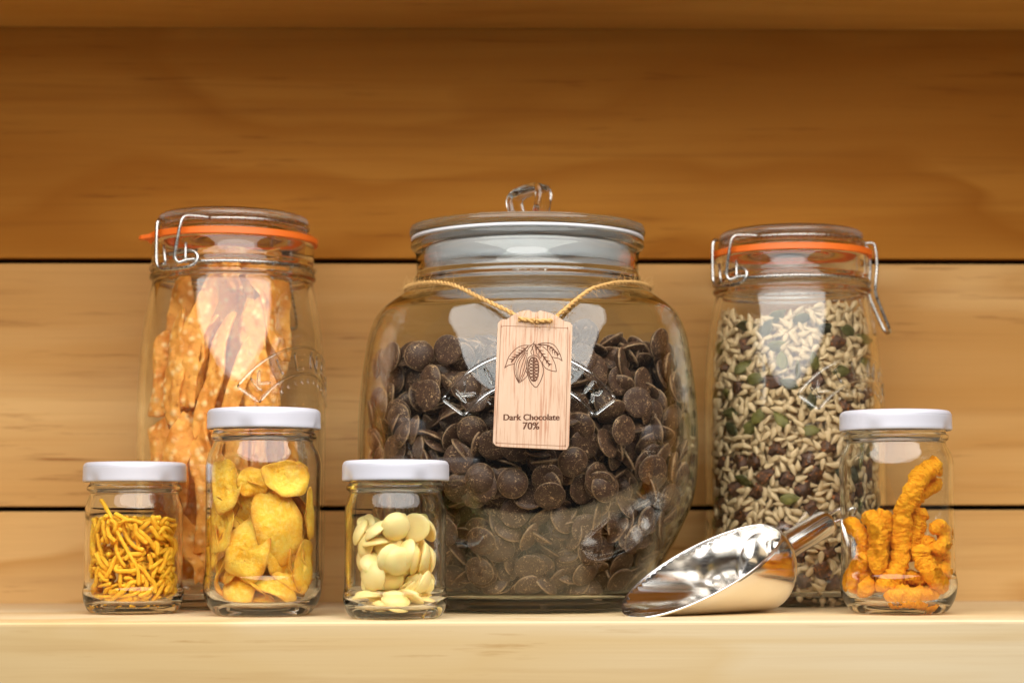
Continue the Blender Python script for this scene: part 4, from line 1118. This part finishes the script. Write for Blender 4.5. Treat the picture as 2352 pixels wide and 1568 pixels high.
st_([(462, 553), (496, 575), (518, 630), (524, 710), (508, 785), (486, 808), (455, 797), (428, 745), (412, 672), (416, 605), (436, 566), (462, 553)], 0.6)
for r in range(7):
    yy = 578 + r * 34; hw = 26 if 0 < r < 6 else 18
    for sx in (-1, 1):
        cx = 466 + r * 2.2 + sx * (hw + 1); pl = [(cx + hw * .82 * math.cos(a), yy + 13 * math.sin(a)) for a in np.linspace(0, 2 * math.pi, 11)]
        st_(pl, 0.5, 2)
st_([(466, 560), (470, 640), (474, 720), (482, 806)], 0.8)
obj('engraved_pods', mesh('engraved_pods', *join(draw), smooth=False, fix=False), M['burn'], tag)
def text_part(name, body, zx, zy, width, parent):
    cu = bpy.data.curves.new(name, 'FONT'); cu.body = body; cu.align_x = 'CENTER'; cu.align_y = 'CENTER'; cu.size = 1.0; cu.offset = 0.010
    o = bpy.data.objects.new(name, cu); COL.objects.link(o); bpy.context.view_layer.update()
    dg = bpy.context.evaluated_depsgraph_get(); me = bpy.data.meshes.new_from_object(o.evaluated_get(dg)); bpy.data.objects.remove(o)
    xs = [v.co.x for v in me.vertices]; ys = [v.co.y for v in me.vertices]
    k_ = width / (max(xs) - min(xs)); mx_, my_ = (max(xs) + min(xs)) / 2, (max(ys) + min(ys)) / 2
    X0, Y0 = tg(zx, zy); a = math.radians(1.85)
    for v in me.vertices:
        x, y = (v.co.x - mx_) * k_, (v.co.y - my_) * k_
        v.co = Vector(((X0 + x) * MM, FY * MM, (Y0 + y + x * math.sin(a) * 1.0) * MM))
    me2 = me.copy(); bm = bmesh.new()
    for (src, dx, dy) in ((me, -0.15, 0.0), (me2, 0.15, -0.004)):
        for v in src.vertices: v.co.x += dx * MM; v.co.y += dy * MM
        bm.from_mesh(src)
    bm.to_mesh(me); bm.free()
    return obj(name, me, M['burn'], parent)
text_part('engraved_name', 'Dark Chocolate', 480, 1190, 585 * TK, tag)
text_part('engraved_percentage', '70%', 480, 1281, 172 * TK, tag)
TAGM = Matrix.Translation((0.01200, 1.1690, 0.1350)) @ Matrix.Rotation(math.radians(-4.2), 4, 'X') @ Matrix.Rotation(math.radians(1.85), 4, 'Y')
tag.matrix_world = TAGM

# ------------------------------------------------------------------ jute twine
def on_tag(zx, zy, d):
    x, y = tg(zx, zy); return np.array(TAGM @ Vector((x * MM, -d * MM, y * MM)))
def on_neck(az, z, r): return np.array([BIG[0] + math.sin(az) * r * MM, BIG[1] - math.cos(az) * r * MM, z * MM])
hl_b, hr_b = on_tag(288, 150, -2.6), on_tag(622, 148, -2.6)
hl_f, hr_f = on_tag(300, 160, 2.2), on_tag(606, 158, 2.2)
def lerp(a, b, t): return a * (1 - t) + b * t
ctrl = [on_tag(455, 172, 2.5), hl_f, on_tag(290, 158, 0.0), hl_b, on_tag(215, 92, -2.0), on_neck(-0.31, 185.0, 97.0), on_neck(-0.46, 191.4, 89.5), on_neck(-0.63, 195.8, 83.0), on_neck(-0.90, 198.6, 78.4), on_neck(-1.25, 199.4, 77.0)]
ctrl += [on_neck(a, 199.6, 76.8) for a in np.linspace(-1.55, -2 * math.pi + 1.55, 14)]
ctrl += [on_neck(1.28, 199.4, 77.0), on_neck(1.0, 199.0, 77.8), on_neck(0.72, 196.8, 81.6), on_neck(0.50, 192.6, 88.0), on_neck(0.36, 187.6, 94.6), on_tag(690, 85, -2.0), hr_b, on_tag(620, 156, 0.0), hr_f, on_tag(530, 166, 2.6), on_tag(465, 174, 2.7)]
path = np.array(crom(ctrl, 14))
seg_ = np.linalg.norm(np.diff(path, axis=0), axis=1); cum = np.concatenate([[0], np.cumsum(seg_)])
ns = int(cum[-1] / 0.0007)
ss = np.linspace(0, cum[-1], ns); path = np.stack([np.interp(ss, cum, path[:, a]) for a in range(3)], 1)
T = np.gradient(path, axis=0); T /= np.linalg.norm(T, axis=1)[:, None]
U = np.cross(T, np.array([0.1, 0.3, 1.0])); U /= np.linalg.norm(U, axis=1)[:, None]; Bn = np.cross(T, U)
tw = thing('jute_twine', 'rough jute twine tied round the barrel jar neck and through the tag', 'twine')
for ph in (0.0, math.pi):
    an = ss / 0.0078 * 2 * math.pi + ph
    pts = path + (np.cos(an)[:, None] * U + np.sin(an)[:, None] * Bn) * (0.00062 + 0.00012 * np.sin(ss * 900)[:, None])
    obj('strand', mesh('strand', *tube(pts, [0.00080 * (1 + 0.16 * noise.noise(Vector((q * 0.35, ph, 0)))) for q in range(ns)], 8), fix=False), M['jute'], tw)
rng = np.random.default_rng(3); parts = []
for q in range(900):
    i = int(rng.integers(0, ns)); p = path[i].copy()
    if p[1] > BIG[1] + 0.02: continue
    d = U[i] * rng.normal() + Bn[i] * rng.normal() + T[i] * rng.normal() * 1.2; d /= np.linalg.norm(d)
    if d[1] > 0: d[1] *= -1
    L = rng.uniform(0.002, 0.0075); cv = rng.normal(size=3) * 0.35
    pts = [p + d * 0.0010]
    for s in range(4): d = d + np.cross(cv, d) * 0.5; d /= np.linalg.norm(d); pts.append(pts[-1] + d * L / 4)
    parts.append(tube(pts, 0.000085, 3))
obj('loose_fibre', mesh('loose_fibre', *join(parts), fix=False), M['jute'], tw, kind='stuff')
